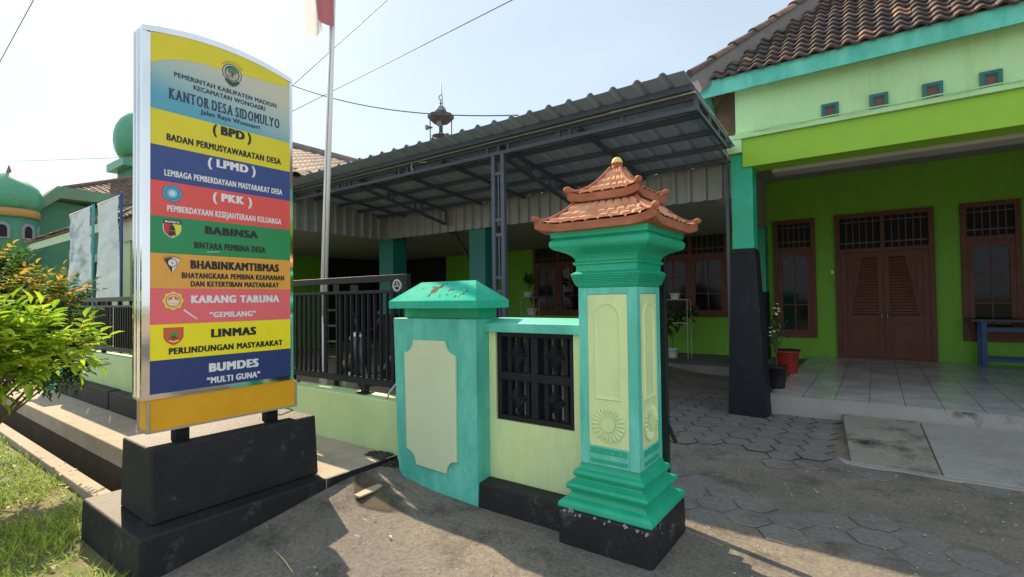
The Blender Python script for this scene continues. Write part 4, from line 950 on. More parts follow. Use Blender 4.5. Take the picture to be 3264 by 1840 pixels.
P_ = [(ex0, ey, ez0), (8, ey, ez0), (8, ey+rt_, hz_), (ex0+rt_, ey+rt_, hz_), (ex0, ey+2*rt_, ez0), (8, ey+2*rt_, ez0)]
rf.v = P_; rf.face((0, 1, 2, 3)); rf.face((0, 3, 4)); rf.face((4, 3, 2, 5))
roof = rf.build('roof', M_batten, ob, recalc=False, solid=.03)
tiles('roof_tiles', (ex0, ey-.03, ez0+.01), (1, 0, 0), V_, 52, 27, .155, .137, M_tile, roof, cut=lambda a, v: a > v*math.cos(ang)+.05)
mb = MB()
for k in range(9):     # battens seen from below at the left eave
    u = .12+k*.22; mb.bar((ex0+.03+u*.3, 6.95+u*.3, ez0+u*.285-.05), (ex0+.03+u*.3, 11.0, ez0+u*.285-.05), .04, .03)
for k in range(8): y = 6.95+k*.28; q = min(.8, y-ey-.14); mb.bar((ex0+.03, y, ez0-.08), (ex0+q, y, ez0+q*sl_-.12), .06, .06)
mb.build('rafters', M_batten, roof)
mb = MB(); mb.box(ex0, 6, 6.63, 6.655, 4.05, 4.245); mb.build('fascia', M_teal, ob)
mb = MB(); mb.box(ex0, ex0+.025, 6.656, 11.5, 4.055, 4.24); mb.build('fascia', M_teal, ob)
# hip ridge caps on a cement bed
mb = MB(); hd = Vector((1, 1, sl_)).normalized(); h0 = Vector((ex0-.02, ey-.02, ez0+.04)); tv = []
sd_ = Vector((1, -1, 0)).normalized(); un = hd.cross(sd_); un = un if un.z > 0 else -un
capm = MB(); cem = MB()
dz_ = Vector((0, 0, -.17)); cem.hexa([h0-sd_*.13+dz_, h0+sd_*.13+dz_, h0+hd*8+sd_*.13+dz_, h0+hd*8-sd_*.13+dz_, h0-sd_*.07+un*.11, h0+sd_*.07+un*.11, h0+hd*8+sd_*.07+un*.11, h0+hd*8-sd_*.07+un*.11])
for k in range(18):
    a = h0+hd*(k*.36-.03)+un*.10; b = h0+hd*((k+1)*.36)+un*.085
    n = len(capm.v)
    for pnt, rr in ((a, .105), (b, .085)):
        for s in range(9):
            th_ = math.pi*s/8; capm.v.append(tuple(pnt+sd_*math.cos(th_)*rr+un*math.sin(th_)*rr*.8))
    tn = random.uniform(.45, 1)
    for s in range(8): capm.face((n+s, n+s+1, n+10+s, n+9+s), 0, True); tv.append(tn)
    capm.face(tuple(n+s for s in range(9))); tv.append(tn*.6)
cem.build('hip_bed', mat('cement', (.15, .145, .14), .9, .2, 10, .3), roof)
rc = capm.build('ridge_caps', M_tile, roof, recalc=False); tint(rc, tv)

# ------------------------------------------------------------------ carport canopy
ca = thing('carport_canopy', 'dark steel carport canopy with corrugated roof and metal valance in front of the office', 'carport', (-4, 5.5, 0))
XL, XR = -11.0, -1.40
def sheet_z(y): return 3.605-(y-4.69)*.105
prof = []
x = XR; pitch = .255
while x > XL:
    prof += [(x, 0), (x-.055, 0), (x-.075, 0)]; prof[-3:] = [(x, .0), (x-.16, .0), (x-.192, .034)]; prof += [(x-.222, .034), (x-.255, .0)]; x -= pitch
mb = MB(); n = len(prof)
for y in (4.69, 6.74):
    for px, pz in prof: mb.v.append((px, y, sheet_z(y)+pz))
for i in range(n-1): mb.face((i, i+1, n+i+1, n+i))
p2 = [q for q in prof if q[0] < -1.53]; m_ = len(mb.v); k_ = len(p2)
for y in (6.74, 7.36):
    for px, pz in p2: mb.v.append((px, y, sheet_z(y)+pz))
for i in range(k_-1): mb.face((m_+i, m_+i+1, m_+k_+i+1, m_+k_+i))
mb.build('roof_sheet', M_sheet, ca, recalc=False, solid=.006)
# trusses
def beam2(mb, a0, a1, b0, b1, vs, w=.045):
    mb.bar(a0, a1, w, w); mb.bar(b0, b1, w, w)
    for f in vs:
        p = Vector(a0).lerp(Vector(a1), f); q = Vector(b0).lerp(Vector(b1), f); mb.bar(p, q, w*.8, w*.8)
mb = MB(); vs = []
for xp in (-1.42, -2.2, -2.85, -3.0, -3.75, -3.9, -4.08, -5.5, -5.62, -5.8, -7.0, -7.12, -7.3, -8.6, -9.5): vs.append((xp+1.40)/(XL-XR))
beam2(mb, (XR, 5.12, 3.500), (XL, 5.12, 3.500), (XR, 5.12, 3.385), (XL, 5.12, 3.385), [abs(v) for v in vs]); mb.build('front_truss', M_steel, ca)
mb = MB(); beam2(mb, (XR-.02, 5.15, 3.500), (XR-.02, 6.35, 3.40), (XR-.02, 5.15, 3.385), (XR-.02, 6.35, 3.29), [.03, .35, .4, .7, .97], .035); mb.build('end_truss', M_steel, ca)
for xt in (-3.92, -6.82, -9.3):
    mb = MB(); beam2(mb, (xt, 5.15, 3.500), (xt, 7.2, 3.26), (xt, 5.15, 3.385), (xt, 7.2, 2.99), [.3, .35, .60, .68, 1]); mb.build('cross_truss', M_steel, ca)
for xr in (-2.75, -4.94, -5.9, -8.0, -10.2):
    MB().bar((xr, 5.12, 3.47), (xr, 7.2, 3.27), .04, .05).build('rafter', M_steel, ca)
for yp in (4.97, 5.6, 6.1, 6.6, 7.1):
    z = sheet_z(yp)-.034; MB().bar((XR-.01 if yp < 6.7 else -1.56, yp, z), (XL, yp, z), .05, .055).build('purlin', M_steel, ca)
mb = MB(); mb.tube([(XR-.01, 6.35, 3.455), (XR-.012, 5.07, 3.535), (-2.5, 5.07, 3.53), (-4, 5.07, 3.532), (-5.45, 5.065, 3.524), (-7, 5.07, 3.53), (XL, 5.07, 3.53)], .010, 6); mb.build('cable_conduit', M_pipe, ca)
mb = MB(); mb.tube([(-5.45, 5.06, 3.52), (-5.47, 5.05, 3.44), (-5.42, 5.05, 3.40)], .008, 5); mb.build('loose_cable', M_pipe, ca); mb = MB(); mb.tube([(-5.3, 5.055, 3.50), (-5.15, 5.05, 3.47)], .007, 5); mb.build('loose_cable', M_pipe, ca)
# post
mb = MB(); xa, xb, yp = -3.985, -3.835, 5.12
for x in (xa, xb): mb.box(x-.028, x+.028, yp-.028, yp+.028, 0, 3.36)
for z in (.6, .78, 1.60, 1.78, 2.33, 2.52, 3.12): mb.box(xa+.028, xb-.028, yp-.02, yp+.02, z-.022, z+.022)
for z0, z1 in ((.8, 1.58), (1.80, 2.31), (2.54, 3.10)): mb.box(-3.92, -3.90, yp-.012, yp+.012, z0, z1)
mb.box(-4.06, -3.76, yp-.09, yp+.09, 0, .012)
mb.build('post', M_steel, ca)
# valance: vertical ribbed sheets hanging on two sides
mb = MB()
def ribs(L0, L1, pitch=.215):
    pr = []; x = L0
    while x < L1: pr += [(x, 0), (x+.15, 0), (x+.158, .05), (x+.195, .05)]; x += pitch
    return pr
pr = ribs(0, 7.17)
for z in (2.85, 3.33):
    for a, h in pr: mb.v.append((-8.76+a, 7.30-h, z))
k = len(pr)
for i in range(k-1): mb.face((i, i+1, k+i+1, k+i))
n0 = len(mb.v); pr = ribs(0, 2.35)
for zz in (0, 1):
    for a, h in pr: mb.v.append((-8.76+h, 7.30-a, 2.85 if not zz else sheet_z(7.30-a)-.01))
k = len(pr)
for i in range(k-1): mb.face((n0+i, n0+i+1, n0+k+i+1, n0+k+i))
mb.build('valance', M_valance, ca, recalc=False, solid=.004)

# ------------------------------------------------------------------ left wing
lwg = thing('hall_wing', 'low hall wing with weathered tiled roof behind the sign', 'building', (-11, 8, 0))
mb = MB(); mb.box(-14.5, -14.3, 6.0, 12.08, 0, 3.2); mb.box(-14.5, -13.6, 5.2, 5.4, 0, 3.3); mb.build('wall', M_limew, lwg)
BOX(-14.299, -14.27, 9.6, 11.9, .1, 2.97).build('painted_opening', M_dark, lwg)  # flat dark sheet stands in for the shade inside the wing opening
mb = MB(); mb.box(-15.6, -14.35, 4.3, 4.7, 0, 3.05); mb.build('end_wall', M_bwall, lwg)
mb = MB(); mb.box(-14.29, -8.80, 4.8, 7.33, 2.93, 2.97); mb.build('ceiling', M_ceil, lwg)
BOX(-14.8, -13.2, 4.25, 4.55, 3.0, 3.55).build('beam', mat('cream fascia', (.52, .52, .42), .7), lwg)
# roof: ridge along Y with a hipped front
rz_, rx, hx, yf, yb_ = 5.25, -11.5, 4.3, 4.15, 13.0; ez_ = 3.45
sa = math.atan2(rz_-ez_, hx)
mb = MB(); mb.v = [(rx-hx, yf, ez_), (rx+hx-.7, yf, ez_+.3), (rx, yf+2.2, rz_), (rx, yb_, rz_), (rx+hx-.7, yb_, ez_+.3), (rx-hx, yb_, ez_)]
for q in ((0, 1, 2), (1, 4, 3, 2), (5, 0, 2, 3)): mb.face(q)
lr = mb.build('roof', M_batten, lwg, recalc=False, solid=.03)
tiles('roof_tiles', (rx, yb_, rz_+.02), (0, -1, 0), (1, 0, -.428), 44, 17, .24, .25, M_tilew, lr, cut=lambda a, v: a < 10.9-v*.0 and (13.0-a) > 6.35-v*.62, amp=.03, seg=4)
tiles('roof_tiles', (rx-hx, yf-.02, ez_+.02), (1, 0, .03), (0, 2.2, 1.75), 30, 10, .25, .25, M_tilew, lr, cut=lambda a, v: a > v*1.55 and a < 8.0-v*1.35, amp=.03, seg=4)
mb = MB(); mb.tube([(rx, yf+2.2, rz_+.05), (rx, yb_, rz_+.05)], .13, 10); mb.tube([(rx, yf+2.2, rz_+.05), (rx+hx-.7, yf, ez_+.33)], .11, 10); mb.tube([(rx, yf+2.2, rz_+.05), (rx-hx, yf, ez_+.05)], .11, 10)
mb.build('ridge', mat('ridge cement', (.20, .18, .17), .9, .25, 6, .3), lr)
nb = thing('neighbour_house', 'house with brown tiled eave and pale mint wall behind the banners', 'building', (-19, 6, 0))
BOX(-24, -15.61, 5.4, 9, 0, 3.2).build('wall', M_bwall, nb)
mb = MB(); mb.v = [(-24.5, 4.25, 3.70), (-14.9, 4.25, 3.70), (-14.9, 8.2, 5.3), (-24.5, 8.2, 5.3)]; mb.face((0, 1, 2, 3)); nr = mb.build('roof', M_batten, nb, recalc=False, solid=.05)
tiles('roof_tiles', (-24.5, 4.22, 3.74), (1, 0, 0), (0, 3.95, 1.6), 38, 16, .25, .26, M_tile, nr, amp=.03, seg=4)
BOX(-24.5, -14.95, 4.28, 4.31, 3.42, 3.65).build('fascia', M_bwall, nb)
BOX(-24, -15.7, 5.30, 5.399, 1.2, 2.9).build('window', M_dark, nb)

# ------------------------------------------------------------------ flagpole and flag
K_ = 3.7/4.3
def fpz(p): return (p[0]*K_, p[1]*K_, 1.5+(p[2]-1.5)*K_)
fp = thing('flagpole', 'tall white flagpole standing behind the steel fence', 'flagpole', (-5.63, 3.7, 0))
mb = MB(); mb.tube([(-5.633, 3.7, .06), fpz((-6.541, 4.3, 1.28))], .05, 16); mb.build('lower_tube', M_white, fp)
mb = MB(); mb.tube([fpz((-6.541, 4.3, 1.28)), fpz((-6.40, 4.3, 3.6)), fpz((-6.22, 4.3, 6.4))], [.043, .040, .031], 16); mb.build('upper_tube', M_white, fp)
mb = MB(); mb.tube([fpz((-6.49, 4.27, 1.2)), fpz((-6.36, 4.25, 3.6)), fpz((-6.17, 4.26, 6.4))], .0035, 5); mb.build('halyard', M_cable, fp)
BOX(-5.85, -5.42, 3.52, 3.88, .055, .14).build('footing', M_walk, fp)
fgm = leaf_mat('flag white cloth', (.72, .70, .70), (.72, .70, .70), (.72, .70, .70), .45); fgr = leaf_mat('flag red cloth', (.50, .17, .20), (.50, .17, .20), (.50, .17, .20), .4)
mb = MB()
def fwv(u, v):      # white half hanging in folds left of the pole
    x = -6.24-.60*u*(1-.34*v)-.02*math.sin(v*3); y = 4.24+.05*math.sin(u*9+v*2.0)+.03*math.sin(u*17)
    z = 6.62-1.15*v*(1-.08*u)-.10*u*v+.03*math.sin(u*6)
    return fpz((x-.09*v*(u), y, z))
mb.grid(fwv, 24, 20)
fl = thing('flag', 'red and white national flag hanging limp from the flagpole', 'flag', fpz((-6.3, 4.25, 5.4)))
wf = mb.build('white_half', fgm, fl, recalc=False); tint(wf, [0]*len(wf.data.polygons))
mb = MB()
def frd(u, v):
    x = -6.16-.62*u*(1-.42*v); y = 4.19+.05*math.sin(u*7+1)+.02*math.sin(u*19+v)
    z = 6.62-1.20*v+(.36*u*u*v)
    return fpz((x, y, z))
mb.grid(frd, 20, 20)
rf_ = mb.build('red_half', fgr, fl, recalc=False); tint(rf_, [0]*len(rf_.data.polygons))

# ------------------------------------------------------------------ wires
def wire(label, a, b, sag, r=.012, n=24):
    a, b = Vector(a), Vector(b); pts = []
    for i in range(n+1):
        f = i/n; p_ = a.lerp(b, f); p_.z -= sag*4*f*(1-f); pts.append(p_)
    o = MB().tube(pts, r, 5).build('overhead_wire', M_cable, None, loc=tuple(a)); tag(o, label, 'wire', 'overhead wires')
wire('thin wire rising steeply past the flagpole to the top of the photo', (-17.0, 9, 8.2), (-8.0, 9, 10.35), 0)
wire('thin wire rising gently across the sky over the carport roof', (-17, 9, 7.67), (-3.0, 9, 8.35), 0)
wire('sagging cable running down from the sign top to the carport roof', (-17.5, 9, 9.7), (-6.3, 9, 5.56), .48, .014)
wire('thin wire in the upper left corner of the sky', (-46, 6, 15.4), (-26, 6, 17.3), 0, .02)
wire('faint level wire running behind the left green dome', (-62, 10, 14.4), (-30, 10, 9.1), 0, .016)

# ------------------------------------------------------------------ banners
def banner(label, x0, x1, ztop, zbot, y, m, m2, cut):
    b = thing('banner', label, 'banner', ((x0+x1)/2, y, 0), 'printed cloth banners on poles')
    mb = MB(); mb.tube([(x1+.03, y, 0), (x1+.03, y, ztop+.06)], .028, 8); mb.build('pole', M_blue if cut else mat('teal pole', (.05, .30, .34), .5), b)
    mb = MB()
    def fn(u, v):
        x = x0+(x1-x0)*u; z = ztop+(zbot-ztop)*v
        return (x, y-.03+.02*math.sin(u*4+v*5)+.008*math.sin(v*23+u*6)+.02*noise.noise((u*4, v*12, x0)), z+.02*math.sin(u*3))
    mb.grid(fn, 16, 50); c = mb.build('cloth', m, b, recalc=False)
    mb = MB(); mb.tube([(x0, y-.02, ztop+.005), (x1+.03, y, ztop+.03)], .015, 6); mb.build('top_bar', M_white, b)
M_ban1 = mat('faded blue print', (.60, .66, .70), .6, .06, 2, .1, 30, col2=(.26, .36, .42), c2lo=.48, c2hi=.58, c2scale=1.1, c2map=(.6, 1, 1.6))
M_ban2 = mat('faded grey print', (.62, .67, .70), .6, .08, 3, .2, 30, col2=(.42, .52, .60), c2lo=.5, c2hi=.66, c2scale=1.6, c2map=(.5, 1, 2))
banner('faded grey blue cloth banner on a blue pole nearest the sign', -13.95, -12.55, 3.72, 1.55, 3.6, M_ban2, None, True)
banner('narrower blue cloth banner on a teal pole farther left, partly behind shrubs', -16.1, -14.38, 3.72, 1.75, 3.6, M_ban1, None, False)

# ------------------------------------------------------------------ mosque with two domes
mo = thing('mosque', 'green mosque with a pointed dome, ochre band and tiled roof beyond the banners', 'mosque', (-32, 6, 0))
def ogee(r, z0, h, n=14):
    P = [(r*.88, z0)]
    for i in range(1, n+1):
        t_ = i/n; a = t_*math.pi/2; rr = r*(math.cos(a)**.85)*(1+.10*math.sin(math.pi*min(1, t_*1.6))) if t_ < 1 else .02
        P.append((max(.02, rr), z0+h*(math.sin(a)*.80+.20*t_**3)))
    return P
DX = -30; dc = (DX, 4.66, 0)
drum = MB().lathe([(.93, 3.0), (.93, 5.24)], dc, 32).build('drum', M_mosq, mo)
MB().lathe([(.95, 5.241), (1.0, 5.27), (1.0, 5.55), (.95, 5.60)], dc, 32).build('band', M_mosgold, drum)
dm = MB().lathe([(.95, 5.60), (1.05, 5.75), (1.10, 6.0), (1.08, 6.28), (.98, 6.52), (.86, 6.66), (.68, 6.82), (.46, 7.0), (.26, 7.13), (.10, 7.2)], dc, 36).build('dome', M_dome, mo)
MB().lathe([(.12, 7.10), (.10, 7.2), (.055, 7.38), (.01, 7.55)], dc, 14).build('spire', M_terra, dm)
for a in (-70, -20, 30, 80):
    ca_, sa_ = math.cos(R(a)), math.sin(R(a))
    pts = [(-.24, 4.3), (.24, 4.3), (.24, 4.72)]+[(.24*math.cos(R(k*22.5)), 4.72+.26*math.sin(R(k*22.5))) for k in range(1, 8)]+[(-.24, 4.72)]
    w_ = MB().prism(pts, lambda u, v, t: (DX+ca_*t-sa_*u, 4.66+sa_*t+ca_*u, v), (.87, .965)).build('window', mat('grey arch trim', (.24, .25, .27), .7), mo)
    MB().prism([(u*.62, 4.36+(v-4.3)*.75) for u, v in pts], lambda u, v, t: (DX+ca_*t-sa_*u, 4.66+sa_*t+ca_*u, v), (.96, .975)).build('pane', M_dark, w_)
BOX(-40, -30.6, 5.5, 15, 0, 6.2).build('wall', M_mosq, mo)
mb = MB()     # gable entrance with thick green barge boards
GA = [(5.45, 5.98), (6.25, 6.92), (8.4, 6.86), (8.2, 6.36), (6.35, 6.38), (5.62, 5.72)]
mb.prism([(5.45, 5.98), (6.25, 6.92), (6.35, 6.38), (5.62, 5.72)], lambda u, v, t: (t, u, v), (-32, -30.0)); mb.prism([(6.2505, 6.92), (8.4, 6.86), (8.2, 6.38), (6.3505, 6.38)], lambda u, v, t: (t, u, v), (-32, -30.0))
mb.build('gable', mat('grey green gable', (.13, .24, .16), .7, .15, 2), mo)
mb = MB(); mb.v = [(-35, 7.6, 7.70), (-35, 13, 9.65), (-30.4, 13.3, 8.0), (-30.4, 7.9, 6.05)]; mb.face((0, 1, 2, 3)); mr_ = mb.build('roof', M_batten, mo, recalc=False, solid=.05)
tiles('roof_tiles', (-30.4, 13.3, 8.03), (0, -5.4, -1.95), (-4.6, -.3, 1.65), 20, 16, .29, .31, M_tilew, mr_, amp=.035, seg=4)
mb = MB(); mb.tube([(-35, 7.5, 7.72), (-35, 13, 9.72)], .14, 8); mb.build('ridge', M_batten, mr_)
# second, larger dome on its square slab
F2 = 38/30
def fz2(z): return 1.5+(z-1.5)*F2
d2 = (-38, 9.5*F2, 0)
slab2 = MB().box(-39.6, -36.6, 8.36*F2, 10.75*F2, fz2(8.16), fz2(8.53)).build('dome_slab', M_dome, mo)
BOX(-39.3, -36.9, 8.75*F2, 10.5*F2, 7.0, fz2(8.16)-.001).build('dome_base', M_mosq, slab2)
MB().lathe([(r*F2, fz2(z)) for r, z in ((.80, 8.531), (.84, 8.62), (.80, 8.72), (.86, 8.76))], d2, 30).build('band', mat('cream band', (.5, .42, .30), .6), slab2)
MB().lathe([(r*F2, fz2(z)) for r, z in ((.88, 8.761), (1.02, 8.9), (1.14, 9.2), (1.2, 9.6), (1.19, 9.95), (1.10, 10.35), (.93, 10.7), (.66, 11.0), (.3, 11.2), (.05, 11.3))], d2, 36).build('dome', M_dome, mo)

# ------------------------------------------------------------------ minaret far behind
mt = thing('minaret', 'thin distant minaret with loudspeakers and small dome above the carport roof', 'minaret', (-28.87, 30, 0))
c0 = (-28.87, 30, 0); M_mina = mat('grey steel tower', (.05, .05, .06), .5)
mb = MB()
for a in range(4):
    x, y = (-.62, .62)[a % 2], (-.62, .62)[a//2]; mb.bar((c0[0]+x, 30+y, 0), (c0[0]+x, 30+y, 16.4), .06)
for z in (11, 12.5, 14): 
    for sgn in (-1, 1): mb.bar((c0[0]-.62, 30-.62*sgn, z), (c0[0]+.62, 30-.62*sgn, z+1.4), .04); mb.bar((c0[0]-.62*sgn, 29.38, z), (c0[0]-.62*sgn, 30.62, z+1.4), .04)
mb.bar((c0[0], 30, 0), (c0[0], 30, 16.4), .22); mb.build('tower_frame', M_mina, mt)
mb = MB(); mb.lathe([(.6, 15.02), (.8, 15.06), (.2, 15.3)], c0, 8, sm=False); mb.build('platform', M_mina, mt)
rfm = MB().lathe([(.70, 16.2), (1.08, 16.55), (1.10, 16.78), (.5, 17.02), (.1, 17.05)], c0, 8, sm=False).build('roof', mat('rusty grey roof', (.07, .06, .065), .6), mt)
MB().lathe([(.50, 17.03), (.50, 17.15), (.40, 17.4), (.22, 17.55), (.05, 17.62)], c0, 16).build('dome', mat('silver dome', (.22, .25, .30), .35, metal=.6), rfm)
mb = MB(); mb.tube([(c0[0], 30, 17.6), (c0[0], 30, 18.1)], .05, 6); mb.lathe([(.02, 17.72), (.12, 17.82), (.02, 17.92)], c0, 10)
for k in range(14):
    a0_, a1_ = R(60+k*17), R(60+(k+1)*17); mb.bar((c0[0]+.2*math.cos(a0_), 30, 18.3+.2*math.sin(a0_)), (c0[0]+.2*math.cos(a1_), 30, 18.3+.2*math.sin(a1_)), .05)
mb.build('crescent_finial', M_mina, rfm)
MB().tube([(-28.2, 29.6, 16.8), (-28.43, 29.6, 19.25)], .03, 6).build('antenna', M_mina, mt)
for dx, dy in ((-.62, -.6), (.62, -.6)):
    d = Vector((dx*.8, -1, -.15)).normalized(); p0 = Vector((c0[0]+dx*1.05, 29.2, 15.72)); mb = MB(); mb.tube([p0-d*.35, p0-d*.1, p0+d*.2], [.06, .11, .24], 16); mb.build('loudspeaker', mat('grey horn', (.16, .14, .15), .5), mt)

# ------------------------------------------------------------------ plants
def leaf_cluster(mb, tv, p, d, size, tn, wide=.42, fold=.15):
    d = d.normalized(); s = d.cross(Vector((0, 0, 1)));
    if s.length < .05: s = Vector((1, 0, 0))
    s.normalize(); u = s.cross(d).normalized()
    a, b = p, p+d*size; m1 = p+d*size*.35; m2 = p+d*size*.72-u*size*.05
    n = len(mb.v); w_ = size*wide*.5
    mb.v += [tuple(a), tuple(m1+s*w_+u*size*fold), tuple(m2+s*w_*.75+u*size*fold*.7), tuple(b-u*size*.15), tuple(m2-s*w_*.75+u*size*fold*.7), tuple(m1-s*w_+u*size*fold), tuple(m1), tuple(m2)]
    for q in ((0, 6, 1), (1, 6, 7, 2), (2, 7, 3), (0, 5, 6), (5, 4, 7, 6), (4, 3, 7)): mb.face(tuple(n+k for k in q), 0, False); tv.append(tn)
def rnd(): return Vector((random.gauss(0, 1), random.gauss(0, 1), random.gauss(0, 1))).normalized()
def shrub(name, label, blobs, nspray, leaf, m, base, tipcol, stems, spray=.16, pairs=5, low=.0):
    o = thing(name, label, 'shrub', base)
    mb = MB(); tv = []
    tot = sum(b[1]**2 for b in blobs)
    for c, r in blobs:
        c = Vector(c)
        for k in range(int(nspray*r*r/tot)):
            d = rnd(); rr = r*random.uniform(.55, 1.05)*(1+.25*noise.noise(tuple(d*2+c)))
            p = c+Vector((d.x*rr, d.y*rr, d.z*rr*.85))
            ax = (d*.9+rnd()*.6+Vector((0, 0, .25))).normalized()
            top = d.z > .25 and random.random() < tipcol and noise.noise(tuple(p*3.0)) > -.1
            t0 = random.uniform(.05, .55)
            sd2 = ax.cross(Vector((0, 0, 1)));
            if sd2.length < .1: sd2 = Vector((1, 0, 0))
            sd2.normalize()
            for j in range(pairs):
                q = p+ax*spray*(j/pairs); f = 1-.25*j/pairs
                tn = min(1, t0+random.uniform(-.1, .1)+(.55 if top else 0))
                for sgn in (-1, 1): leaf_cluster(mb, tv, q, ax*.5+sd2*sgn*.9+rnd()*.25, leaf*f*random.uniform(.8, 1.2), max(0, tn))
            leaf_cluster(mb, tv, p+ax*spray, ax+rnd()*.2, leaf, max(0, min(1, t0+(.55 if top else 0))))
    fo = mb.build('foliage', m, o, recalc=False); tint(fo, tv)
    mb = MB()
    for c, r in blobs:
        for k in range(stems):
            e = Vector(c)+rnd()*r*.6; b = Vector(base)+Vector((random.uniform(-.06, .06), random.uniform(-.06, .06), 0)); mid = b.lerp(e, .5)+rnd()*.08
            mb.tube([b, mid, e], [.018, .012, .005], 5)
    mb.build('stems', M_bark, o)
    return o
shrub('shrub', 'dense dark leaved shrub with orange new shoots beside the fence at the left edge', [((-6.3, .75, 1.50), .44), ((-6.6, 1.20, 1.42), .36), ((-6.2, 1.05, 1.12), .36), ((-6.8, .45, 1.68), .48), ((-6.3, 1.32, 1.02), .24), ((-6.7, .6, 1.0), .46), ((-6.9, 1.0, 1.72), .25)], 1700, .070, M_leafd, (-6.6, .3, -.12), .68, 4, .19, 5)
shrub('shrub', 'bright yellow green large leaved bush in front of the dark shrub, lower left', [((-4.95, .66, 1.30), .18), ((-4.95, .93, 1.28), .14), ((-5.0, .60, 1.10), .20), ((-4.9, .86, 1.12), .14), ((-4.85, 1.10, 1.20), .09), ((-4.9, .80, 1.00), .08), ((-4.9, .54, 1.42), .12)], 165, .112, M_leafl, (-5.2, .05, -.12), 0, 2, .16, 4)

# grass on the verge
mb = MB(); tv = []
for k in range(26000):
    x = -3.45-6.5*random.random()**1.6; y = random.uniform(-.6, 1.28)
    if x > -4.50 and y > 1.02: continue
    if x > -4.47 and y > 1.0: continue
    dn = noise.noise((x*1.5, y*1.5, 4))
    if dn < -.12 and random.random() < .8: continue
    z = -.13; h = random.uniform(.03, .095)*(1+.5*dn); a = random.random()*6.28; w_ = random.uniform(.003, .006)
    if y > .85 and x > -4.6: h *= 1.3
    b = Vector((x, y, z)); l = Vector((math.cos(a), math.sin(a), 0)); s = Vector((-l.y, l.x, 0))
    n = len(mb.v); mb.v += [tuple(b-s*w_), tuple(b+s*w_), tuple(b+l*h*.3+Vector((0, 0, h*.7))+s*w_*.7), tuple(b+l*h*.3+Vector((0, 0, h*.7))-s*w_*.7), tuple(b+l*h*.95+Vector((0, 0, h)))]
    mb.face((n, n+1, n+2, n+3)); mb.face((n+3, n+2, n+4)); t_ = min(1, max(0, random.gauss(.45, .22)-.5*dn)); tv += [t_, t_]
g = mb.build('grass', M_grass, None, recalc=False); tint(g, tv); tag(g, kind='stuff')
# dry leaves on the verge
mb = MB(); tv = []
for k in range(160):
    x = random.uniform(-8, -4.0); y = random.uniform(-.2, 1.4); 
    if x > -4.55 and y > .95: continue
    leaf_cluster(mb, tv, Vector((x, y, -.075 if y < 1.28 else -.022)), Vector((random.gauss(0, 1), random.gauss(0, 1), .1)), random.uniform(.03, .06), random.random(), .5, .1)
dl = mb.build('fallen_leaves', leaf_mat('dry leaf', (.22, .13, .06), (.34, .22, .11), (.42, .34, .2), .1), None, recalc=False); tint(dl, tv); tag(dl, kind='stuff')

def pot(x, y, z, r, h, m, parent, rim=True):
    prof = [(r*.72, z), (r*.78, z+h*.1), (r*.97, z+h*.88), (r*1.06, z+h*.885), (r*1.08, z+h), (r*.96, z+h), (r*.92, z+h*.9), (.01, z+h*.88)]
    return MB().lathe(prof, (x, y, 0), 24).build('pot', m, parent)
def potted(label, x, y, z, r, h, m, ph, nl, leaf, spread, flowers=None, branch=5):
    o = thing('potted_plant', label, 'potted plant', (x, y, z)); pot(x, y, z, r, h, m, o)
    st = MB(); lf = MB(); tv = []; fl = MB(); b = Vector((x, y, z+h*.88)); tips = []
    for k in range(branch):
        a = random.random()*6.28; e = b+Vector((math.cos(a)*spread*random.uniform(.3, 1), math.sin(a)*spread*random.uniform(.3, 1), ph*random.uniform(.55, 1))); mid = b.lerp(e, .5)+Vector((0, 0, ph*.12)); st.tube([b, b+Vector((0, 0, ph*.25)), mid, e], [.008, .006, .004, .003], 5); tips.append((mid, e))
    for k in range(nl):
        m_, e = random.choice(tips); q = m_.lerp(e, random.uniform(.1, 1.05))+rnd()*spread*.28; leaf_cluster(lf, tv, q, rnd()+Vector((0, 0, -.2)), leaf*random.uniform(.7, 1.25), random.random(), .75)
    st.build('stem', M_bark, o); l_ = lf.build('leaves', M_potleaf, o, recalc=False); tint(l_, tv)
    if flowers:
        for m_, e in tips[:4]:
            for q in range(3): p_ = e+rnd()*.04; fl.lathe([(.004, p_.z), (.022, p_.z+.012), (.018, p_.z+.02), (.004, p_.z+.022)], (p_.x, p_.y, 0), 8)
        fl.build('flowers', flowers, o)
    return o
potted('leafy plant in a white pot on the veranda floor behind the pillar', -3.65, 11.0, .175, .125, .20, M_white, .95, 190, .135, .42)
potted('small plant in a white pot on the sill shelf, seen over the gate wall', -7.36, 11.0, 1.08, .13, .17, M_white, .45, 36, .11, .16)
potted('bushy plant in a white hanging pot at the edge of the far window', -7.46, 11.0, 1.56, .13, .13, M_white, .45, 60, .12, .30)
potted('flowering plant in a black pot against the dark porch column', -1.12, 7.62, .255, .125, .30, M_rubber, .82, 120, .055, .15, mat('cream petals', (.75, .68, .50), .6), 7)
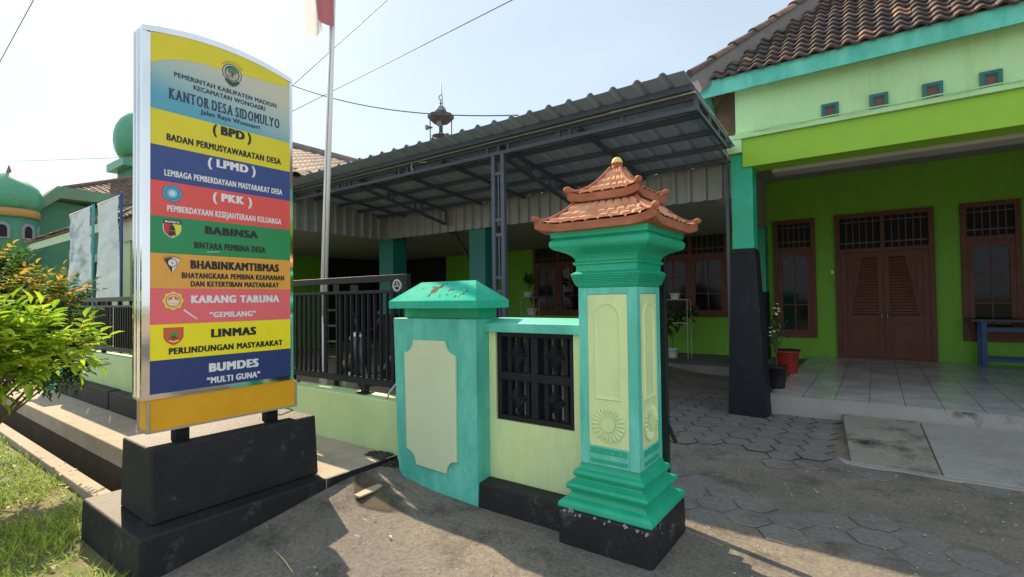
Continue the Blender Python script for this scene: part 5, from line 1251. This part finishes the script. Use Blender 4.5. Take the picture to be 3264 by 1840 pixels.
# shelves that carry the pots on the veranda
for label, xa, xb, zz in (('white metal plant stand in front of the far veranda window', -7.62, -7.2, 1.075), ('white wire plant shelf in front of the right veranda window', -3.95, -3.27, 1.455)):
    sh_ = thing('plant_stand', label, 'plant stand', ((xa+xb)/2, 11.0, .17))
    BOX(xa, xb, 10.86, 11.14, zz-.02, zz-.002).build('shelf', M_stand, sh_)
    if zz > 1.2: BOX(xa, xb, 10.86, 11.14, .93, .948).build('shelf', M_stand, sh_)
    else: BOX(xa, xb, 10.88, 11.12, 1.54, 1.556).build('shelf', M_stand, sh_)
    for x in (xa+.012, xb-.012):
        for y in (10.87, 11.13): BOX(x-.006, x+.006, y-.006, y+.006, .171, max(zz, 1.54 if zz < 1.2 else zz)-.021).build('leg', M_stand, sh_)
sm = thing('small_pot', 'low white bowl on the plant shelf behind the pillar capital', 'pot', (-3.6, 11.0, 1.455)); pot(-3.58, 11.0, 1.455, .11, .13, M_white, sm)
sm = thing('small_pot', 'little white cup at the left end of the plant shelf', 'pot', (-3.86, 11.0, 1.455)); pot(-3.83, 11.0, 1.455, .06, .15, M_white, sm)

# red bucket
rb = thing('bucket', 'red plastic bucket on the porch tiles beside the dark column', 'bucket', (-1.19, 9.25, .254))
MB().lathe([(.125, .256), (.135, .27), (.17, .585), (.185, .59), (.185, .615), (.172, .615), (.13, .29), (.01, .285)], (-1.19, 9.2, 0), 28).build('body', M_red, rb)
mb = MB(); mb.lathe([(.186, .612), (.190, .616), (.190, .628), (.172, .628), (.17, .616)], (-1.19, 9.2, 0), 28); mb.build('rim', M_rubber, rb)
# blue bench
bn = thing('bench', 'blue painted wooden bench under the right porch window', 'bench', (2.3, 11.75, .254))
BOX(1.27, 3.5, 11.38, 12.0, 1.02, 1.06).build('seat', mat('dark blue paint', (.012, .03, .06), .5), bn)
for x in (1.44, 3.3):
    for y in (11.46, 11.92): BOX(x-.033, x+.033, y-.033, y+.033, .255, 1.019).build('leg', M_blue, bn)
for y in (11.46, 11.92): BOX(1.4735, 3.266, y-.015, y+.015, .86, .92).build('rail', M_blue, bn); BOX(1.4735, 3.266, y-.015, y+.015, .36, .41).build('rail', M_blue, bn)

# switch box beside the door, notice papers
tag(BOX(-.74, -.69, 12.062, 12.078, 1.93, 2.0).build('light_switch', M_white, None, loc=(-.715, 12.07, 1.965)), 'small white switch on the lime wall beside the double door', 'switch')
M_paper = mat('paper', (.55, .54, .50), .8, .05, 5, 0)
for k, (y, w_) in enumerate(((9.75, .22), (10.4, .32))):
    tag(BOX(-14.268, -14.262, y, y+w_, 1.75, 2.05).build('notice_paper', M_paper, None, loc=(-14.27, y, 1.9)), ('narrow', 'wider')[k]+' paper notice on the dark opening behind the fence rail', 'paper', 'notice papers')

# ------------------------------------------------------------------ scooter behind the fence
M_bike = mat('black bike plastic', (.012, .012, .016), .25, .1, 8, 0, coat=.5)
def scooter(label, x, y, z, ang):
    o = thing('motor_scooter', label, 'scooter', (x, y, z)); ca_, sa_ = math.cos(ang), math.sin(ang)
    T = lambda a, b, c: (x+ca_*a-sa_*b, y+sa_*a+ca_*b, z+c)
    def part(mb, name, m, bev=0, par=None):
        mb.v = [T(*v) for v in mb.v]; return mb.build(name, m, par or o, bevel=bev)
    for wx in (-.62, .62):
        mb = MB(); pts = [(wx+.235*math.cos(2*math.pi*k/24), 0, .28+.235*math.sin(2*math.pi*k/24)) for k in range(25)]; mb.tube(pts, .045, 8, cap=False); wh = part(mb, 'wheel', M_rubber)
        mb = MB(); mb.lathe([(.06, -.05), (.19, -.02), (.2, 0), (.19, .02), (.06, .05)], (wx, 0, .28), 20, axis='Y'); part(mb, 'rim', M_alu, 0, wh)
    mb = MB(); mb.tube([(-.85, 0, .80), (-.5, 0, .72), (-.1, 0, .62), (.12, 0, .38), (.40, 0, .35), (.50, 0, .62), (.46, 0, .95)], [.06, .15, .16, .10, .12, .15, .10], 12); part(mb, 'body', M_bike)
    mb = MB(); mb.tube([(-.72, 0, .86), (-.4, 0, .84), (-.12, 0, .78), (.02, 0, .74)], [.09, .13, .13, .07], 10); part(mb, 'seat', M_rubber)
    mb = MB(); mb.tube([(.62, 0, .28), (.52, 0, .7), (.44, 0, 1.02)], .03, 8); part(mb, 'fork', M_alu)
    mb = MB(); mb.tube([(.36, -.34, 1.05), (.42, -.15, 1.04), (.45, 0, 1.0), (.42, .15, 1.04), (.36, .34, 1.05)], .016, 8); part(mb, 'handlebar', M_iron)
    mb = MB(); mb.lathe([(.02, .50), (.085, .54), (.07, .60), (.01, .61)], (0, 0, .93), 14, axis='X'); part(mb, 'headlight', M_white)
    mb = MB(); mb.tube([(.32, 0, .50), (.52, 0, .60), (.78, 0, .55), (.86, 0, .42)], [.03, .06, .06, .03], 8); part(mb, 'mudguard', mat('pink decal plastic', (.30, .10, .16), .3))
    for sgn in (-1, 1):
        mb = MB(); mb.tube([(.38, sgn*.25, 1.05), (.36, sgn*.30, 1.22)], .008, 6); mb.lathe([(.005, .345), (.05, .35), (.05, .365), (.005, .37)], (0, sgn*.32, 1.26), 12, axis='X'); part(mb, 'mirror', M_bike)
    BOX(0, 0, 0, 0, 0, 0)
    mb = MB(); mb.box(-.93, -.91, -.09, .09, .50, .62); part(mb, 'number_plate', mat('plate paint', (.5, .5, .48), .5))
    return o
scooter('black motor scooter parked in the yard behind the steel fence', -5.35, 4.55, .06, R(200))

# ------------------------------------------------------------------ small things on the apron
mb = MB(); c = Vector((-1.63, 2.13, gz(-1.63, 2.13)+.018)); n = 0
bm = bmesh.new(); bmesh.ops.create_icosphere(bm, subdivisions=2, radius=1)
for v in bm.verts: v.co = Vector((v.co.x*.045, v.co.y*.03, v.co.z*.022))*(1+.4*noise.noise(v.co*2.2+Vector((3, 1, 0))))
idx = {v: i for i, v in enumerate(bm.verts)}
mb.v = [tuple(c+v.co) for v in bm.verts]
for f in bm.faces: mb.face(tuple(idx[v] for v in f.verts))
bm.free()
tag(mb.build('stone', mat('pale stone', (.42, .38, .34), .9, .2, 20, .5), None, loc=tuple(c)), 'small pale stone lying alone on the sunlit concrete apron', 'stone')
a, b = Vector((-3.06, 1.66, 0)), Vector((-2.74, 1.60, 0)); a.z = gz(a.x, a.y)+.006; b.z = gz(b.x, b.y)+.008
tag(MB().tube([a, a.lerp(b, .5)+Vector((0, .006, .002)), b], [.003, .004, .003], 6).build('straw', mat('dry straw', (.5, .46, .22), .8), None, loc=tuple(a)), 'dry yellow straw stalk on the shaded concrete apron', 'straw')

mb = MB()
for k in range(620):
    x = random.uniform(-3.1, 3.0); y = random.uniform(1.6, 5.3)
    if -1.66 < x < -.98 and y < 3.3: continue
    if x < -1.5 and y > 2.7: continue
    r = random.uniform(.004, .011)*(1.6 if random.random() < .06 else 1); z = gz(x, y)+.012*(y > 3.6)
    n = len(mb.v); K = 5
    for q in range(K): a_ = 2*math.pi*q/K+random.random(); mb.v.append((x+r*math.cos(a_), y+r*math.sin(a_), z))
    mb.v.append((x+random.uniform(-.3, .3)*r, y+random.uniform(-.3, .3)*r, z+r*random.uniform(.5, .9)))
    for q in range(K): mb.face((n+q, n+(q+1) % K, n+K))
tag(mb.build('grit', mat('grit', (.33, .30, .27), .9, .4, 3, 0)), kind='stuff')

q = Vector((-3.13, 2.44, gz(-3.13, 2.44)+.012)); u = Vector((-.12, .99, 0)); w = Vector((-.99, -.12, 0))
mb = MB(); P_ = [(-.13, -.035), (.02, -.045), (.12, -.02), (.13, .03), (.0, .042), (-.12, .03)]
mb.prism(P_, lambda a_, b_, t: tuple(q+u*a_+w*b_+Vector((0, 0, t))), (-.006, .006))
tag(mb.build('scrap_board', mat('weathered board', (.40, .33, .24), .9, .2, 15, .3), None, loc=tuple(q)), 'flat pale scrap of board lying in the wet corner between sign base and gate pier', 'scrap')

mb = MB()
def spot(p, n, r):
    n = Vector(n).normalized(); a_ = n.orthogonal().normalized(); b_ = n.cross(a_); p = Vector(p)+n*.0012; i0 = len(mb.v); K = 8
    for q in range(K):
        t = 2*math.pi*q/K; rr = r*random.uniform(.45, 1.15); mb.v.append(tuple(p+a_*rr*math.cos(t)*1.3+b_*rr*math.sin(t)*.8))
    mb.face(tuple(range(i0, i0+K)))
for k in range(16): spot((PX+random.uniform(-.28, .28), PY-.2995, random.uniform(.19, .213)), (0, -1, 0), random.uniform(.004, .014))
for k in range(10): spot((PX+.2998, PY+random.uniform(-.28, .28), random.uniform(.10, .21)), (1, 0, 0), random.uniform(.004, .012))
tag(mb.build('chipped_paint', mat('bare grey cement', (.30, .29, .28), .95), pi, recalc=False), kind='stuff')
for sgn in (-1, 1): MB().tube([(xm+sgn*.045, YW-.052, 1.02), (xm+sgn*.045, YW-.085, 1.03), (xm+sgn*.045, YW-.085, 1.14), (xm+sgn*.045, YW-.052, 1.15)], .009, 6).build('handle', M_alu, dr)
mb = MB(); tv = []
for k in range(46):
    x = random.uniform(-3.2, 2.6); y = random.uniform(1.7, 6.2)
    if (-1.7 < x < -.95 and y < 3.35) or (x < -1.4 and 2.65 < y < 3.2) or (x > -.4 and y > 5.2): continue
    leaf_cluster(mb, tv, Vector((x, y, gz(x, y)+.014)), Vector((random.gauss(0, 1), random.gauss(0, 1), .05)), random.uniform(.022, .05), random.random(), .45, .12)
dl2 = mb.build('fallen_leaves', bpy.data.materials['dry leaf'], None, recalc=False); tint(dl2, tv); tag(dl2, kind='stuff')
